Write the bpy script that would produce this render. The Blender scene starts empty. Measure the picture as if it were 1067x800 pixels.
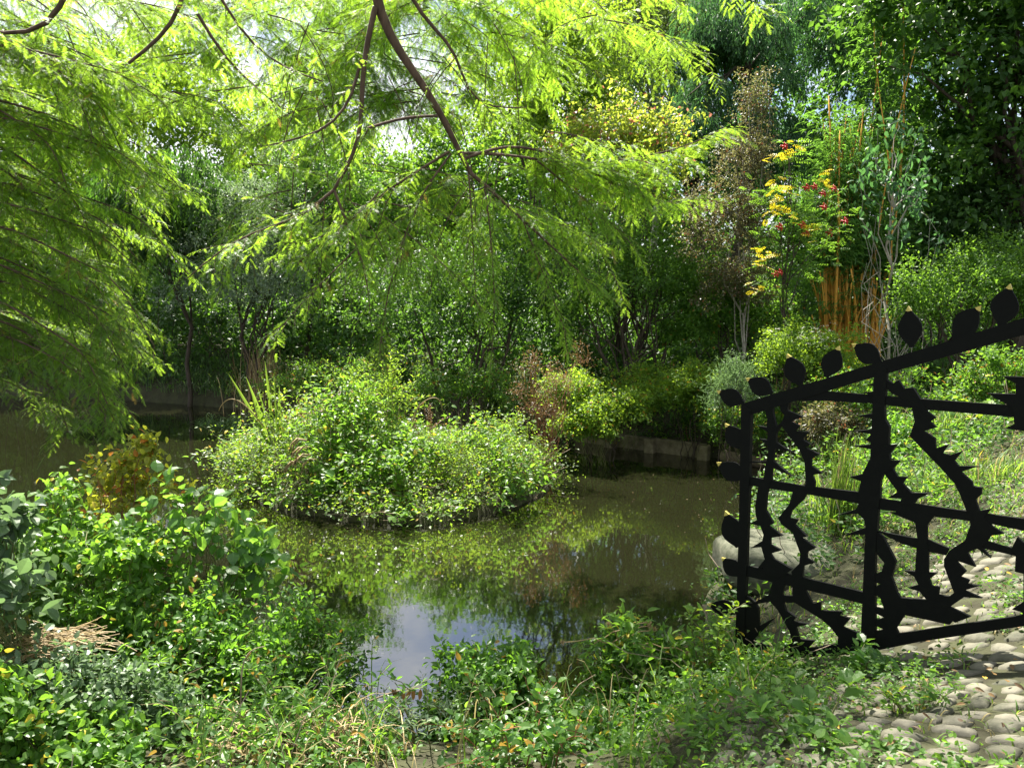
import bpy, math, random
import numpy as np
from mathutils import Vector

# ------------------------------------------------------------------ camera, sky, sun, exposure
S = bpy.context.scene
COL = S.collection
CAMZ = 2.6
F = 801.0                      # focal length in photo pixels (1067 wide)
PITCH = math.atan(95 / F)
SUN_AZ = math.radians(-20)     # from straight ahead, negative = to the left
SUN_EL = math.radians(58)
cam_d = bpy.data.cameras.new('camera')
cam = bpy.data.objects.new('camera', cam_d)
COL.objects.link(cam)
cam.location = (0, 0, CAMZ)
cam.rotation_euler = (math.pi / 2 - PITCH, 0, 0)
cam_d.sensor_width = 36
cam_d.lens = 36 * F / 1067
cam_d.clip_start = 0.05
cam_d.clip_end = 2000
S.camera = cam

W = bpy.data.worlds.new('World')
S.world = W
W.use_nodes = True
wt = W.node_tree
wt.nodes.clear()
wo = wt.nodes.new('ShaderNodeOutputWorld')
wb = wt.nodes.new('ShaderNodeBackground')
sky = wt.nodes.new('ShaderNodeTexSky')
sky.sky_type = 'NISHITA'
sky.sun_disc = False
sky.sun_elevation = SUN_EL
sky.sun_rotation = SUN_AZ
sky.air_density = 1.0
sky.dust_density = 1.0
tc = wt.nodes.new('ShaderNodeTexCoord')
mp = wt.nodes.new('ShaderNodeMapping')
mp.inputs['Scale'].default_value = (1.0, 1.0, 2.2)
nz = wt.nodes.new('ShaderNodeTexNoise')
nz.inputs['Scale'].default_value = 2.9
nz.inputs['Detail'].default_value = 9
nz.inputs['Roughness'].default_value = 0.58
cr = wt.nodes.new('ShaderNodeValToRGB')
cr.color_ramp.elements[0].position = 0.40
cr.color_ramp.elements[1].position = 0.54
mx = wt.nodes.new('ShaderNodeMix')
mx.data_type = 'RGBA'
mx.inputs[7].default_value = (7.8, 8.0, 8.4, 1)
wt.links.new(tc.outputs['Generated'], mp.inputs['Vector'])
wt.links.new(mp.outputs['Vector'], nz.inputs['Vector'])
wt.links.new(nz.outputs['Fac'], cr.inputs['Fac'])
wt.links.new(cr.outputs['Color'], mx.inputs[0])
wt.links.new(sky.outputs['Color'], mx.inputs[6])
wt.links.new(mx.outputs[2], wb.inputs['Color'])
wb.inputs['Strength'].default_value = 0.05
wt.links.new(wb.outputs['Background'], wo.inputs['Surface'])

sl = bpy.data.lights.new('sun', 'SUN')
sl.energy = 5.0
sl.angle = math.radians(0.53)
sl.color = (1.0, 0.95, 0.84)
so = bpy.data.objects.new('sun', sl)
COL.objects.link(so)
sdir = Vector((math.sin(SUN_AZ) * math.cos(SUN_EL), math.cos(SUN_AZ) * math.cos(SUN_EL), math.sin(SUN_EL)))
so.rotation_euler = sdir.to_track_quat('Z', 'Y').to_euler()
so.location = (-8, 16, 20)

S.view_settings.view_transform = 'Standard'
S.view_settings.look = 'None'
S.view_settings.exposure = 1.95
S.view_settings.gamma = 1
S.render.engine = 'CYCLES'
cy = S.cycles
cy.max_bounces = 7
cy.diffuse_bounces = 3
cy.glossy_bounces = 3
cy.transmission_bounces = 4
cy.sample_clamp_indirect = 6
cy.caustics_reflective = False
cy.caustics_refractive = False
cy.use_denoising = True

# ------------------------------------------------------------------ helpers
R_ = np.array((1.0, 0, 0))
FW = np.array((0, math.cos(PITCH), -math.sin(PITCH)))
UP = np.array((0, math.sin(PITCH), math.cos(PITCH)))
C0 = np.array((0, 0, CAMZ))


def ray(px, py):
    return R_ * ((px - 533.5) / F) + FW + UP * ((400 - py) / F)


def at(px, py, Y):
    d = ray(px, py)
    return C0 + d * (Y / d[1])


def atz(px, py, z=0.0):
    d = ray(px, py)
    return C0 + d * ((z - CAMZ) / d[2])


def nrm(v):
    return v / np.maximum(np.linalg.norm(v, axis=-1, keepdims=True), 1e-9)


def mesh_obj(name, V, T, mat, parent=None, tint=None, smooth=False, loc=None):
    """V (n,3) world coordinates, T (m,3) triangles; tint per vertex."""
    V = np.asarray(V, dtype=np.float32).reshape(-1, 3)
    T = np.asarray(T, dtype=np.int32).reshape(-1, 3)
    if parent is not None:
        V = V - np.array(parent.location, dtype=np.float32)
    elif loc is not None:
        V = V - np.array(loc, dtype=np.float32)
    me = bpy.data.meshes.new(name)
    me.vertices.add(len(V))
    me.vertices.foreach_set('co', V.ravel())
    me.loops.add(len(T) * 3)
    me.loops.foreach_set('vertex_index', T.ravel())
    me.polygons.add(len(T))
    me.polygons.foreach_set('loop_start', np.arange(0, len(T) * 3, 3, dtype=np.int32))
    me.polygons.foreach_set('loop_total', np.full(len(T), 3, dtype=np.int32))
    me.polygons.foreach_set('use_smooth', np.full(len(T), smooth, dtype=bool))
    if tint is not None:
        a = me.attributes.new('tint', 'FLOAT', 'POINT')
        a.data.foreach_set('value', np.asarray(tint, dtype=np.float32).ravel())
    me.update(calc_edges=True)
    me.validate()
    me.materials.append(mat)
    o = bpy.data.objects.new(name, me)
    COL.objects.link(o)
    if parent is not None:
        o.parent = parent
    elif loc is not None:
        o.location = loc
    return o


class MB:
    """collects triangles"""
    def __init__(s):
        s.V, s.T, s.t, s.n = [], [], [], 0

    def add(s, V, T, tint=0.5):
        V = np.asarray(V, float).reshape(-1, 3)
        T = np.asarray(T, int).reshape(-1, 3)
        s.V.append(V)
        s.T.append(T + s.n)
        s.t.append(np.broadcast_to(np.asarray(tint, float), (len(V),)).copy())
        s.n += len(V)
        return s

    def tube(s, P, r, k=5, tint=0.5, cap=True):
        P = np.asarray(P, float)
        n = len(P)
        if n < 2:
            return s
        r = np.broadcast_to(np.asarray(r, float), (n,))
        D = nrm(np.gradient(P, axis=0))
        ref = np.array((0.31, 0.2, 1.0)) if abs(D[:, 2]).mean() < 0.8 else np.array((1.0, 0.3, 0.1))
        A = nrm(np.cross(D, ref))
        B = np.cross(D, A)
        th = np.arange(k) * 2 * math.pi / k
        V = P[:, None, :] + r[:, None, None] * (A[:, None, :] * np.cos(th)[None, :, None] + B[:, None, :] * np.sin(th)[None, :, None])
        i = np.arange(n - 1)[:, None] * k
        j = np.arange(k)[None, :]
        j2 = (j + 1) % k
        a, b, c, d = i + j, i + j2, i + k + j2, i + k + j
        T = np.concatenate([np.stack([a, b, c], -1).reshape(-1, 3), np.stack([a, c, d], -1).reshape(-1, 3)])
        V = V.reshape(-1, 3)
        if cap:
            V = np.concatenate([V, P[-1:] + D[-1:] * r[-1] * 0.6])
            e = (n - 1) * k
            T = np.concatenate([T, np.stack([e + np.arange(k), e + (np.arange(k) + 1) % k, np.full(k, n * k)], -1)])
        return s.add(V, T, tint)

    def leaves(s, tpl, P, D, N, L, Wd, tint=0.5):
        tv, tt = tpl
        P = np.asarray(P, float).reshape(-1, 3)
        n = len(P)
        if n == 0:
            return s
        D = nrm(np.broadcast_to(np.asarray(D, float), (n, 3)))
        N = np.broadcast_to(np.asarray(N, float), (n, 3))
        X = nrm(np.cross(D, N) + 1e-6)
        Z = np.cross(X, D)
        L = np.broadcast_to(np.asarray(L, float), (n,))[:, None, None]
        Wd = np.broadcast_to(np.asarray(Wd, float), (n,))[:, None, None]
        V = (P[:, None, :] + X[:, None, :] * (tv[None, :, 0:1] * Wd) + D[:, None, :] * (tv[None, :, 1:2] * L)
             + Z[:, None, :] * (tv[None, :, 2:3] * L))
        k = len(tv)
        T = tt[None, :, :] + (np.arange(n) * k)[:, None, None]
        tint = np.repeat(np.broadcast_to(np.asarray(tint, float), (n,)), k)
        return s.add(V.reshape(-1, 3), T.reshape(-1, 3), tint)

    def build(s, name, mat, parent=None, smooth=False, loc=None):
        if not s.V:
            return None
        return mesh_obj(name, np.concatenate(s.V), np.concatenate(s.T), mat, parent, np.concatenate(s.t), smooth, loc)


RHOMB = (np.array([(0, 0, 0), (.5, .42, .07), (0, 1, -.05), (-.5, .42, .07)], float), np.array([(0, 1, 2), (0, 2, 3)]))
NEEDLE = (np.array([(-.5, 0, 0), (.5, 0, 0), (.15, 1, 0)], float), np.array([(0, 1, 2)]))
OVATE = (np.array([(0, 0, 0), (.40, .2, .06), (.5, .42, .08), (.33, .72, .03), (0, 1, -.14),
                   (-.33, .72, .03), (-.5, .42, .08), (-.40, .2, .06), (0, .38, 0), (0, .72, -.03)], float),
         np.array([(0, 1, 8), (1, 2, 8), (2, 3, 9), (2, 9, 8), (3, 4, 9), (9, 4, 5), (9, 5, 6), (8, 9, 6), (8, 6, 7), (0, 8, 7)]))


def tag(o, label=None, cat=None, group=None, kind=None):
    if label:
        o['label'] = label
    if cat:
        o['category'] = cat
    if group:
        o['group'] = group
    if kind:
        o['kind'] = kind
    return o


def thing(name, label, cat, loc, group=None):
    o = bpy.data.objects.new(name, None)
    o.empty_display_size = 0.1
    COL.objects.link(o)
    o.location = tuple(float(v) for v in loc)
    return tag(o, label, cat, group)


def new_mat(name):
    m = bpy.data.materials.new(name)
    m.use_nodes = True
    nt = m.node_tree
    return m, nt, nt.nodes['Principled BSDF'], nt.nodes['Material Output']


def leaf_mat(name, dark, light, trans, rough=0.45, tr=0.45, odd=None, spec=0.4):
    """reflecting and light-passing leaf; colour varies from leaf to leaf with the tint attribute"""
    m, nt, p, out = new_mat(name)
    at_ = nt.nodes.new('ShaderNodeAttribute')
    at_.attribute_name = 'tint'
    cr = nt.nodes.new('ShaderNodeValToRGB')
    e = cr.color_ramp.elements
    e[0].position, e[0].color = 0.1, (*dark, 1)
    e[1].position, e[1].color = 0.85, (*light, 1)
    c2 = nt.nodes.new('ShaderNodeValToRGB')
    f = c2.color_ramp.elements
    f[0].position, f[0].color = 0.1, (*[v * 0.42 for v in trans], 1)
    f[1].position, f[1].color = 0.85, (*trans, 1)
    if odd:
        for r_ in (cr, c2):
            x = r_.color_ramp.elements.new(0.955)
            x.color = r_.color_ramp.elements[1].color if len(r_.color_ramp.elements) < 3 else r_.color_ramp.evaluate(0.95)
            x = r_.color_ramp.elements.new(0.975)
            x.color = (*odd, 1)
    nt.links.new(at_.outputs['Fac'], cr.inputs['Fac'])
    nt.links.new(at_.outputs['Fac'], c2.inputs['Fac'])
    nt.links.new(cr.outputs['Color'], p.inputs['Base Color'])
    p.inputs['Roughness'].default_value = rough
    p.inputs['Specular IOR Level'].default_value = spec
    t = nt.nodes.new('ShaderNodeBsdfTranslucent')
    nt.links.new(c2.outputs['Color'], t.inputs['Color'])
    mix = nt.nodes.new('ShaderNodeMixShader')
    mix.inputs[0].default_value = tr
    nt.links.new(p.outputs['BSDF'], mix.inputs[1])
    nt.links.new(t.outputs['BSDF'], mix.inputs[2])
    nt.links.new(mix.outputs['Shader'], out.inputs['Surface'])
    return m


def solid_mat(name, c1, c2, scale=8.0, rough=0.85, bump=0.3, detail=6, stretch=(1, 1, 1), dist=0.02, spec=0.3):
    m, nt, p, out = new_mat(name)
    tc = nt.nodes.new('ShaderNodeTexCoord')
    mp = nt.nodes.new('ShaderNodeMapping')
    mp.inputs['Scale'].default_value = stretch
    nz = nt.nodes.new('ShaderNodeTexNoise')
    nz.inputs['Scale'].default_value = scale
    nz.inputs['Detail'].default_value = detail
    nz.inputs['Roughness'].default_value = 0.65
    cr = nt.nodes.new('ShaderNodeValToRGB')
    cr.color_ramp.elements[0].position, cr.color_ramp.elements[0].color = 0.32, (*c1, 1)
    cr.color_ramp.elements[1].position, cr.color_ramp.elements[1].color = 0.68, (*c2, 1)
    nt.links.new(tc.outputs['Object'], mp.inputs['Vector'])
    nt.links.new(mp.outputs['Vector'], nz.inputs['Vector'])
    nt.links.new(nz.outputs['Fac'], cr.inputs['Fac'])
    nt.links.new(cr.outputs['Color'], p.inputs['Base Color'])
    p.inputs['Roughness'].default_value = rough
    p.inputs['Specular IOR Level'].default_value = spec
    if bump:
        b = nt.nodes.new('ShaderNodeBump')
        b.inputs['Strength'].default_value = bump
        b.inputs['Distance'].default_value = dist
        nt.links.new(nz.outputs['Fac'], b.inputs['Height'])
        nt.links.new(b.outputs['Normal'], p.inputs['Normal'])
    return m


M = {}
M['redwood'] = leaf_mat('redwood_leaf', (.045, .125, .016), (.10, .20, .028), (.56, .88, .065), tr=.6, odd=(.32, .22, .05))
M['mid'] = leaf_mat('mid_leaf', (.035, .095, .016), (.085, .17, .028), (.34, .64, .05), rough=.5, odd=(.30, .16, .02), spec=.3)
M['lime'] = leaf_mat('lime_leaf', (.06, .14, .015), (.12, .20, .025), (.52, .78, .05), rough=.5, odd=(.35, .2, .02), spec=.3)
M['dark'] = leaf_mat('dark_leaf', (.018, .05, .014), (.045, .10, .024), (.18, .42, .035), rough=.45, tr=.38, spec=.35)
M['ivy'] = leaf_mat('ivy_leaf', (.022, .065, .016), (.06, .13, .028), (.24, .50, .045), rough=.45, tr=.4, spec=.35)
M['blue'] = leaf_mat('blue_leaf', (.028, .085, .036), (.075, .16, .07), (.18, .44, .10), rough=.45, tr=.35, spec=.35)
M['silver'] = leaf_mat('silver_leaf', (.10, .16, .10), (.22, .28, .19), (.36, .52, .2), rough=.45, tr=.35)
M['birch'] = leaf_mat('birch_leaf', (.045, .09, .02), (.11, .16, .04), (.40, .58, .08), odd=(.3, .2, .03))
M['bamboo'] = leaf_mat('bamboo_leaf', (.04, .12, .025), (.09, .19, .04), (.32, .66, .07), rough=.5)
M['brown'] = leaf_mat('brown_leaf', (.055, .06, .03), (.12, .11, .055), (.28, .28, .09), odd=(.24, .09, .04))
M['rust'] = leaf_mat('rust_leaf', (.10, .055, .025), (.22, .13, .06), (.36, .20, .07), tr=.35)
M['yellow'] = leaf_mat('yellow_leaf', (.45, .33, .01), (.62, .52, .02), (.85, .72, .03), tr=.45)
M['pinky'] = leaf_mat('pinkish_leaf', (.09, .17, .02), (.22, .26, .04), (.7, .85, .08), odd=(.6, .22, .14), tr=.5)
M['grass'] = leaf_mat('grass_blade', (.05, .12, .02), (.13, .21, .04), (.42, .64, .07), rough=.5, odd=(.34, .28, .12))
M['bluegrass'] = leaf_mat('blue_grass_blade', (.04, .10, .035), (.11, .18, .07), (.26, .46, .1), rough=.5)
M['straw'] = leaf_mat('straw', (.22, .15, .06), (.42, .32, .16), (.4, .3, .14), rough=.6, tr=.25)
M['island'] = leaf_mat('island_leaf', (.03, .085, .015), (.14, .22, .04), (.52, .80, .06), rough=.45, tr=.5, odd=(.45, .30, .06), spec=.4)
M['fore'] = leaf_mat('bank_leaf', (.03, .09, .018), (.09, .18, .03), (.30, .62, .045), rough=.40, tr=.46, odd=(.32, .2, .03), spec=.4)
M['nettle'] = leaf_mat('nettle_leaf', (.04, .11, .02), (.11, .20, .035), (.36, .68, .055), rough=.42, tr=.46, odd=(.5, .42, .04), spec=.35)
M['round'] = leaf_mat('rounded_leaf', (.035, .10, .022), (.08, .17, .035), (.38, .72, .07), rough=.4, tr=.45, spec=.45)
M['creeper'] = leaf_mat('creeper_leaf', (.11, .17, .02), (.24, .25, .03), (.75, .8, .06), rough=.45, tr=.5, odd=(.5, .20, .03))
M['greyleaf'] = leaf_mat('grey_green_leaf', (.05, .10, .045), (.12, .17, .09), (.3, .5, .16), rough=.42, tr=.35)
M['litter'] = leaf_mat('dead_leaf', (.07, .04, .016), (.19, .115, .04), (.18, .10, .03), rough=.6, tr=.2, odd=(.5, .33, .04))
M['berry'] = solid_mat('red_berry', (.5, .015, .01), (.42, .02, .015), rough=.3, bump=0, spec=.5)
M['bark'] = solid_mat('redwood_bark', (.05, .032, .022), (.13, .085, .06), 18, .9, .5, stretch=(1, 1, .3))
M['bark2'] = solid_mat('dark_bark', (.035, .027, .02), (.085, .065, .05), 16, .9, .5, stretch=(1, 1, .35))
M['grey_bark'] = solid_mat('pale_grey_bark', (.20, .18, .15), (.36, .33, .28), 20, .85, .3, stretch=(1, 1, .4))
M['cane'] = solid_mat('golden_cane', (.62, .27, .04), (.75, .42, .08), 14, .45, .1, stretch=(1, 1, .1))
M['stem'] = solid_mat('green_stem', (.08, .10, .03), (.16, .15, .06), 14, .7, 0)
M['redstem'] = solid_mat('russet_stem', (.16, .06, .03), (.26, .12, .06), 14, .7, 0)
M['twig'] = solid_mat('dry_twig', (.16, .12, .08), (.34, .27, .19), 20, .85, .2)
M['gate'] = solid_mat('black_painted_steel', (.003, .0035, .003), (.005, .0055, .0045), 30, .7, .04, spec=.12)
M['gold'] = solid_mat('gilded_tip', (.45, .36, .08), (.6, .5, .14), 40, .4, .1)
M['concrete'] = solid_mat('weathered_concrete', (.07, .06, .032), (.24, .20, .13), 7, .9, .4)
M['granite'] = solid_mat('speckled_stone', (.04, .048, .025), (.14, .14, .10), 16, .85, .5, detail=8, dist=.01)
M['log'] = solid_mat('weathered_log', (.10, .075, .05), (.22, .17, .12), 12, .9, .5, stretch=(.3, 1, 1))


# ------------------------------------------------------------------ the ground, the pond, the path
def smooth(x, a, b):
    t = np.clip((x - a) / (b - a), 0, 1)
    return t * t * (3 - 2 * t)


def poly_sd(P, poly):
    """signed distance of points (n,2) to polygon, positive outside"""
    P = np.asarray(P, float)
    poly = np.asarray(poly, float)
    d2 = np.full(len(P), 1e18)
    ins = np.zeros(len(P), bool)
    n = len(poly)
    for i in range(n):
        a, b = poly[i], poly[(i + 1) % n]
        e = b - a
        t = np.clip(((P - a) @ e) / (e @ e), 0, 1)
        d2 = np.minimum(d2, ((P - a - t[:, None] * e) ** 2).sum(1))
        c = (a[1] > P[:, 1]) != (b[1] > P[:, 1])
        if abs(e[1]) > 1e-12:
            ins ^= c & (P[:, 0] < a[0] + (P[:, 1] - a[1]) / e[1] * e[0])
    d = np.sqrt(d2)
    return np.where(ins, -d, d)


far = [atz(px, py)[:2] for px, py in ((838, 493), (790, 484), (745, 477), (680, 468), (620, 460), (575, 452), (520, 442),
                                      (440, 436), (370, 434), (300, 432), (230, 424), (150, 418), (60, 414), (-60, 412))]
POND = np.array(far + [np.array(v) for v in ((-22, 19), (-22, 8), (-9, 7.0), (-5.2, 6.6), (-3.4, 6.0), (-2.2, 5.35), (-1.25, 4.6),
                                             (-.5, 4.15), (.4, 4.15), (1.0, 4.65), (1.38, 5.25), (1.65, 6.3), (2.3, 7.6), (3.1, 9.4))])
ISLE = np.array([atz(px, py)[:2] for px, py in ((236, 490), (252, 514), (300, 533), (370, 543), (450, 546), (530, 531), (572, 510),
                                                (566, 494), (520, 474), (450, 462), (360, 457), (270, 462))])
BACKSLOPE = 0.045


def height(x, y):
    x = np.asarray(x, float)
    y = np.asarray(y, float)
    P = np.stack([x.ravel(), y.ravel()], -1)
    d = poly_sd(P, POND)
    di = poly_sd(P, ISLE)
    xx, yy = P[:, 0], P[:, 1]
    near = 1 - smooth(yy, 8.5, 11)
    rt = smooth(xx, .2, 1.7)
    amp = (0.55 + 0.95 * rt) * near + 0.75 * (1 - near)
    land = 0.06 + amp * np.tanh(np.maximum(d, 0) * ((.9 - .53 * rt) * near + .7 * (1 - near))) + BACKSLOPE * np.clip(yy - 14, 0, 40)
    land += 0.03 * np.sin(xx * 2.1 + yy) * np.sin(yy * 1.7 - xx * .6) * np.clip(d, 0, 1)
    water = -0.7 * (1 - np.exp(np.minimum(d, 0) / .5))
    h = np.where(d > 0, land, water)
    isl = 0.06 + 0.32 * (1 - np.exp(np.minimum(di, 0) / .55))
    h = np.where(di < 0, isl, np.where((d < 0) & (di < .3), np.maximum(h, .06 - di * 2.2), h))
    return h.reshape(x.shape)


def hz(x, y):
    return float(height(np.array([x]), np.array([y]))[0])


def axis(a, b, step, far_):
    mid = np.arange(a, b, step)
    g = step * 1.28 ** np.arange(1, 80)
    g = np.cumsum(g)
    g = g[g < far_]
    return np.concatenate([(a - g)[::-1], mid, mid[-1] + g])


gx = axis(-16, 7, .12, 400)
gy = axis(-1, 21, .12, 400)
GX, GY = np.meshgrid(gx, gy)
GZ = height(GX, GY)
nx_, ny_ = len(gx), len(gy)
ii = (np.arange(ny_ - 1)[:, None] * nx_ + np.arange(nx_ - 1)[None, :]).ravel()
T = np.concatenate([np.stack([ii, ii + 1, ii + nx_ + 1], -1), np.stack([ii, ii + nx_ + 1, ii + nx_], -1)])
M['soil'] = solid_mat('damp_soil', (.026, .022, .013), (.055, .06, .026), 5, .95, .8, detail=10, dist=.05)
g = mesh_obj('ground', np.stack([GX, GY, GZ], -1).reshape(-1, 3), T, M['soil'], smooth=True)
tag(g, 'dark damp soil of the banks round the pond', kind='structure')

m, nt, p, out = new_mat('murky_water')
nt.nodes.remove(p)
tcn = nt.nodes.new('ShaderNodeTexCoord')
dif = nt.nodes.new('ShaderNodeBsdfDiffuse')
dif.inputs['Color'].default_value = (.0105, .0112, .0048, 1)
glo = nt.nodes.new('ShaderNodeBsdfGlossy')
glo.inputs['Roughness'].default_value = 0.03
glo.inputs['Color'].default_value = (1, 1, 1, 1)
fre = nt.nodes.new('ShaderNodeFresnel')
fre.inputs['IOR'].default_value = 2.9
mxs = nt.nodes.new('ShaderNodeMixShader')
n1 = nt.nodes.new('ShaderNodeTexNoise')
n1.inputs['Scale'].default_value = 2.9
n1.inputs['Detail'].default_value = 3
n2 = nt.nodes.new('ShaderNodeTexNoise')
n2.inputs['Scale'].default_value = 14
n2.inputs['Detail'].default_value = 2
ad = nt.nodes.new('ShaderNodeMath')
ad.operation = 'MULTIPLY_ADD'
ad.inputs[1].default_value = 0.12
bp = nt.nodes.new('ShaderNodeBump')
bp.inputs['Strength'].default_value = 0.032
bp.inputs['Distance'].default_value = 0.03
nt.links.new(tcn.outputs['Object'], n1.inputs['Vector'])
nt.links.new(tcn.outputs['Object'], n2.inputs['Vector'])
nt.links.new(n2.outputs['Fac'], ad.inputs[0])
nt.links.new(n1.outputs['Fac'], ad.inputs[2])
nt.links.new(ad.outputs['Value'], bp.inputs['Height'])
for nd in (glo, fre):
    nt.links.new(bp.outputs['Normal'], nd.inputs['Normal'])
nt.links.new(fre.outputs['Fac'], mxs.inputs[0])
nt.links.new(dif.outputs['BSDF'], mxs.inputs[1])
nt.links.new(glo.outputs['BSDF'], mxs.inputs[2])
nt.links.new(mxs.outputs['Shader'], out.inputs['Surface'])
wv = np.array([(-26, 2, 0), (6, 2, 0), (6, 24, 0), (-26, 24, 0)], float)
wob = mesh_obj('pond_water', wv, [(0, 1, 2), (0, 2, 3)], m)
tag(wob, 'still murky pond water mirroring trees and sky', kind='structure')

# cobbled path: rounded setts in one surface
PATH = np.array([(.35, 1.2), (.75, 2.5), (1.05, 3.5), (1.40, 4.35), (1.75, 5.1), (2.35, 6.2), (3.0, 7.3), (3.9, 8.6), (5.2, 9.2), (8, 9), (8, 1), (2, .4)])
rng = np.random.default_rng(5)


def on_ground(px, py, z0=.5):
    z = z0
    for _ in range(30):
        p = atz(px, py, z)
        z = .6 * z + .4 * hz(p[0], p[1])
    return atz(px, py, z)


PATH = np.array([on_ground(*p)[:2] for p in ((690, 840), (725, 795), (790, 735), (838, 680), (880, 640), (935, 597), (985, 560), (1018, 512), (1045, 482), (1090, 462))] + [np.array((8.5, 9)), np.array((8, 1)), np.array((2, .4))])


def terrain_normal(x, y):
    e = .15
    gx_ = (height(x + e, y) - height(x - e, y)) / (2 * e)
    gy_ = (height(x, y + e) - height(x, y - e)) / (2 * e)
    return nrm(np.stack([-gx_, -gy_, np.ones_like(gx_)], -1))


def cobbles():
    ang = math.radians(-52)
    u = np.array((math.cos(ang), math.sin(ang)))
    v = np.array((-u[1], u[0]))
    cs, sz = [], []
    vv = -8.0
    while vv < 12:
        w = rng.uniform(.095, .13)
        uu = -8.0
        while uu < 12:
            l = rng.uniform(.11, .19)
            c = u * (uu + l / 2) + v * (vv + w / 2 + .05 * math.sin(uu * 1.3 + vv)) + rng.normal(0, .008, 2)
            cs.append(c)
            sz.append((l - .026, w - .024))
            uu += l
        vv += w
    cs, sz = np.array(cs), np.array(sz)
    keep = (poly_sd(cs, PATH) < -.05) & (cs[:, 0] < 5.5) & (cs[:, 1] > 1.3)
    sdp = poly_sd(cs, PATH)
    keep &= rng.random(len(cs)) < np.clip(-sdp / .5 + .2, 0, .94)
    cs, sz = cs[keep], sz[keep]
    n = len(cs)
    # template: worn dome on a 7x7 grid with a rounded plan
    g1 = np.array((-.5, -.455, -.28, 0, .28, .455, .5))
    tx, ty = np.meshgrid(g1, g1)
    tx, ty = tx.ravel(), ty.ravel()
    q = np.maximum(abs(tx), abs(ty))
    p4 = (tx ** 4 + ty ** 4) ** .25
    k_ = np.where(p4 > 0, q / np.maximum(p4, 1e-6), 1)
    tx, ty = tx * k_, ty * k_
    tz = np.where(q > .49, -.6, 1 - .35 * (q / .455) ** 3)
    ti = []
    for a in range(6):
        for b in range(6):
            i = a * 7 + b
            ti += [(i, i + 1, i + 8), (i, i + 8, i + 7)]
    ti = np.array(ti)
    ja = rng.normal(0, .09, n)
    U = np.stack([np.cos(ang + ja), np.sin(ang + ja)], -1)
    Vv = np.stack([-U[:, 1], U[:, 0]], -1)
    an = np.arctan2(ty, tx)[None]
    jit = 1 + .10 * np.sin(2 * an + rng.uniform(0, 6.28, (n, 1))) + .07 * np.sin(3 * an + rng.uniform(0, 6.28, (n, 1))) + rng.normal(0, .015, (n, 49))
    xy = cs[:, None, :] + U[:, None, :] * (tx * jit * (1 + .05 * np.sign(ty)))[..., None] * sz[:, None, 0:1] + Vv[:, None, :] * (ty * jit)[..., None] * sz[:, None, 1:2]
    base = height(xy[..., 0], xy[..., 1])
    tilt = rng.normal(0, .06, (n, 2))
    hh = rng.uniform(.010, .028, n)[:, None] + rng.normal(0, .0018, (n, 49))
    z = base - .02 + (hh + .02) * tz + tilt[:, 0:1] * tx * .1 + tilt[:, 1:2] * ty * .1
    Vx = np.concatenate([xy, z[..., None]], -1).reshape(-1, 3)
    Tx = (ti[None] + (np.arange(n) * 49)[:, None, None]).reshape(-1, 3)
    m, nt, p, out = new_mat('cobble_stone')
    a_ = nt.nodes.new('ShaderNodeAttribute')
    a_.attribute_name = 'tint'
    tcn = nt.nodes.new('ShaderNodeTexCoord')
    nz = nt.nodes.new('ShaderNodeTexNoise')
    nz.inputs['Scale'].default_value = 14
    nz.inputs['Detail'].default_value = 8
    nz.inputs['Roughness'].default_value = .7
    mth = nt.nodes.new('ShaderNodeMath')
    mth.operation = 'MULTIPLY_ADD'
    mth.inputs[1].default_value = .5
    cr = nt.nodes.new('ShaderNodeValToRGB')
    e = cr.color_ramp.elements
    e[0].position, e[0].color = .25, (.022, .027, .014, 1)
    e[1].position, e[1].color = .8, (.14, .13, .095, 1)
    x = e.new(.5)
    x.color = (.06, .06, .036, 1)
    nt.links.new(tcn.outputs['Object'], nz.inputs['Vector'])
    nt.links.new(a_.outputs['Fac'], mth.inputs[0])
    nt.links.new(nz.outputs['Fac'], mth.inputs[2])
    nt.links.new(mth.outputs['Value'], cr.inputs['Fac'])
    nt.links.new(cr.outputs['Color'], p.inputs['Base Color'])
    b = nt.nodes.new('ShaderNodeBump')
    b.inputs['Strength'].default_value = .6
    b.inputs['Distance'].default_value = .012
    nt.links.new(nz.outputs['Fac'], b.inputs['Height'])
    nt.links.new(b.outputs['Normal'], p.inputs['Normal'])
    p.inputs['Roughness'].default_value = .8
    o = mesh_obj('cobbled_path', Vx, Tx, m, tint=np.repeat(rng.random(n), 49), smooth=True)
    tag(o, 'mossy cobbled path sloping past the black gate', kind='structure')


cobbles()


# ------------------------------------------------------------------ plant builders
def unit(rng, n, zmin=-1.0):
    v = rng.normal(size=(n, 3))
    v = nrm(v)
    v[:, 2] = np.where(v[:, 2] < zmin, -v[:, 2], v[:, 2])
    return v


def bend(a, b, n=7, sag=0.0, wob=0.03, rng=None):
    a, b = np.asarray(a, float), np.asarray(b, float)
    t = np.linspace(0, 1, n)[:, None]
    P = a + (b - a) * t
    P[:, 2] += sag * np.sin(math.pi * t[:, 0])
    if rng is not None and wob:
        L = np.linalg.norm(b - a)
        w = rng.normal(0, wob * L, (n, 3))
        w[0] = 0
        w[-1] = 0
        P += w * np.sin(math.pi * t)
    return P


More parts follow.
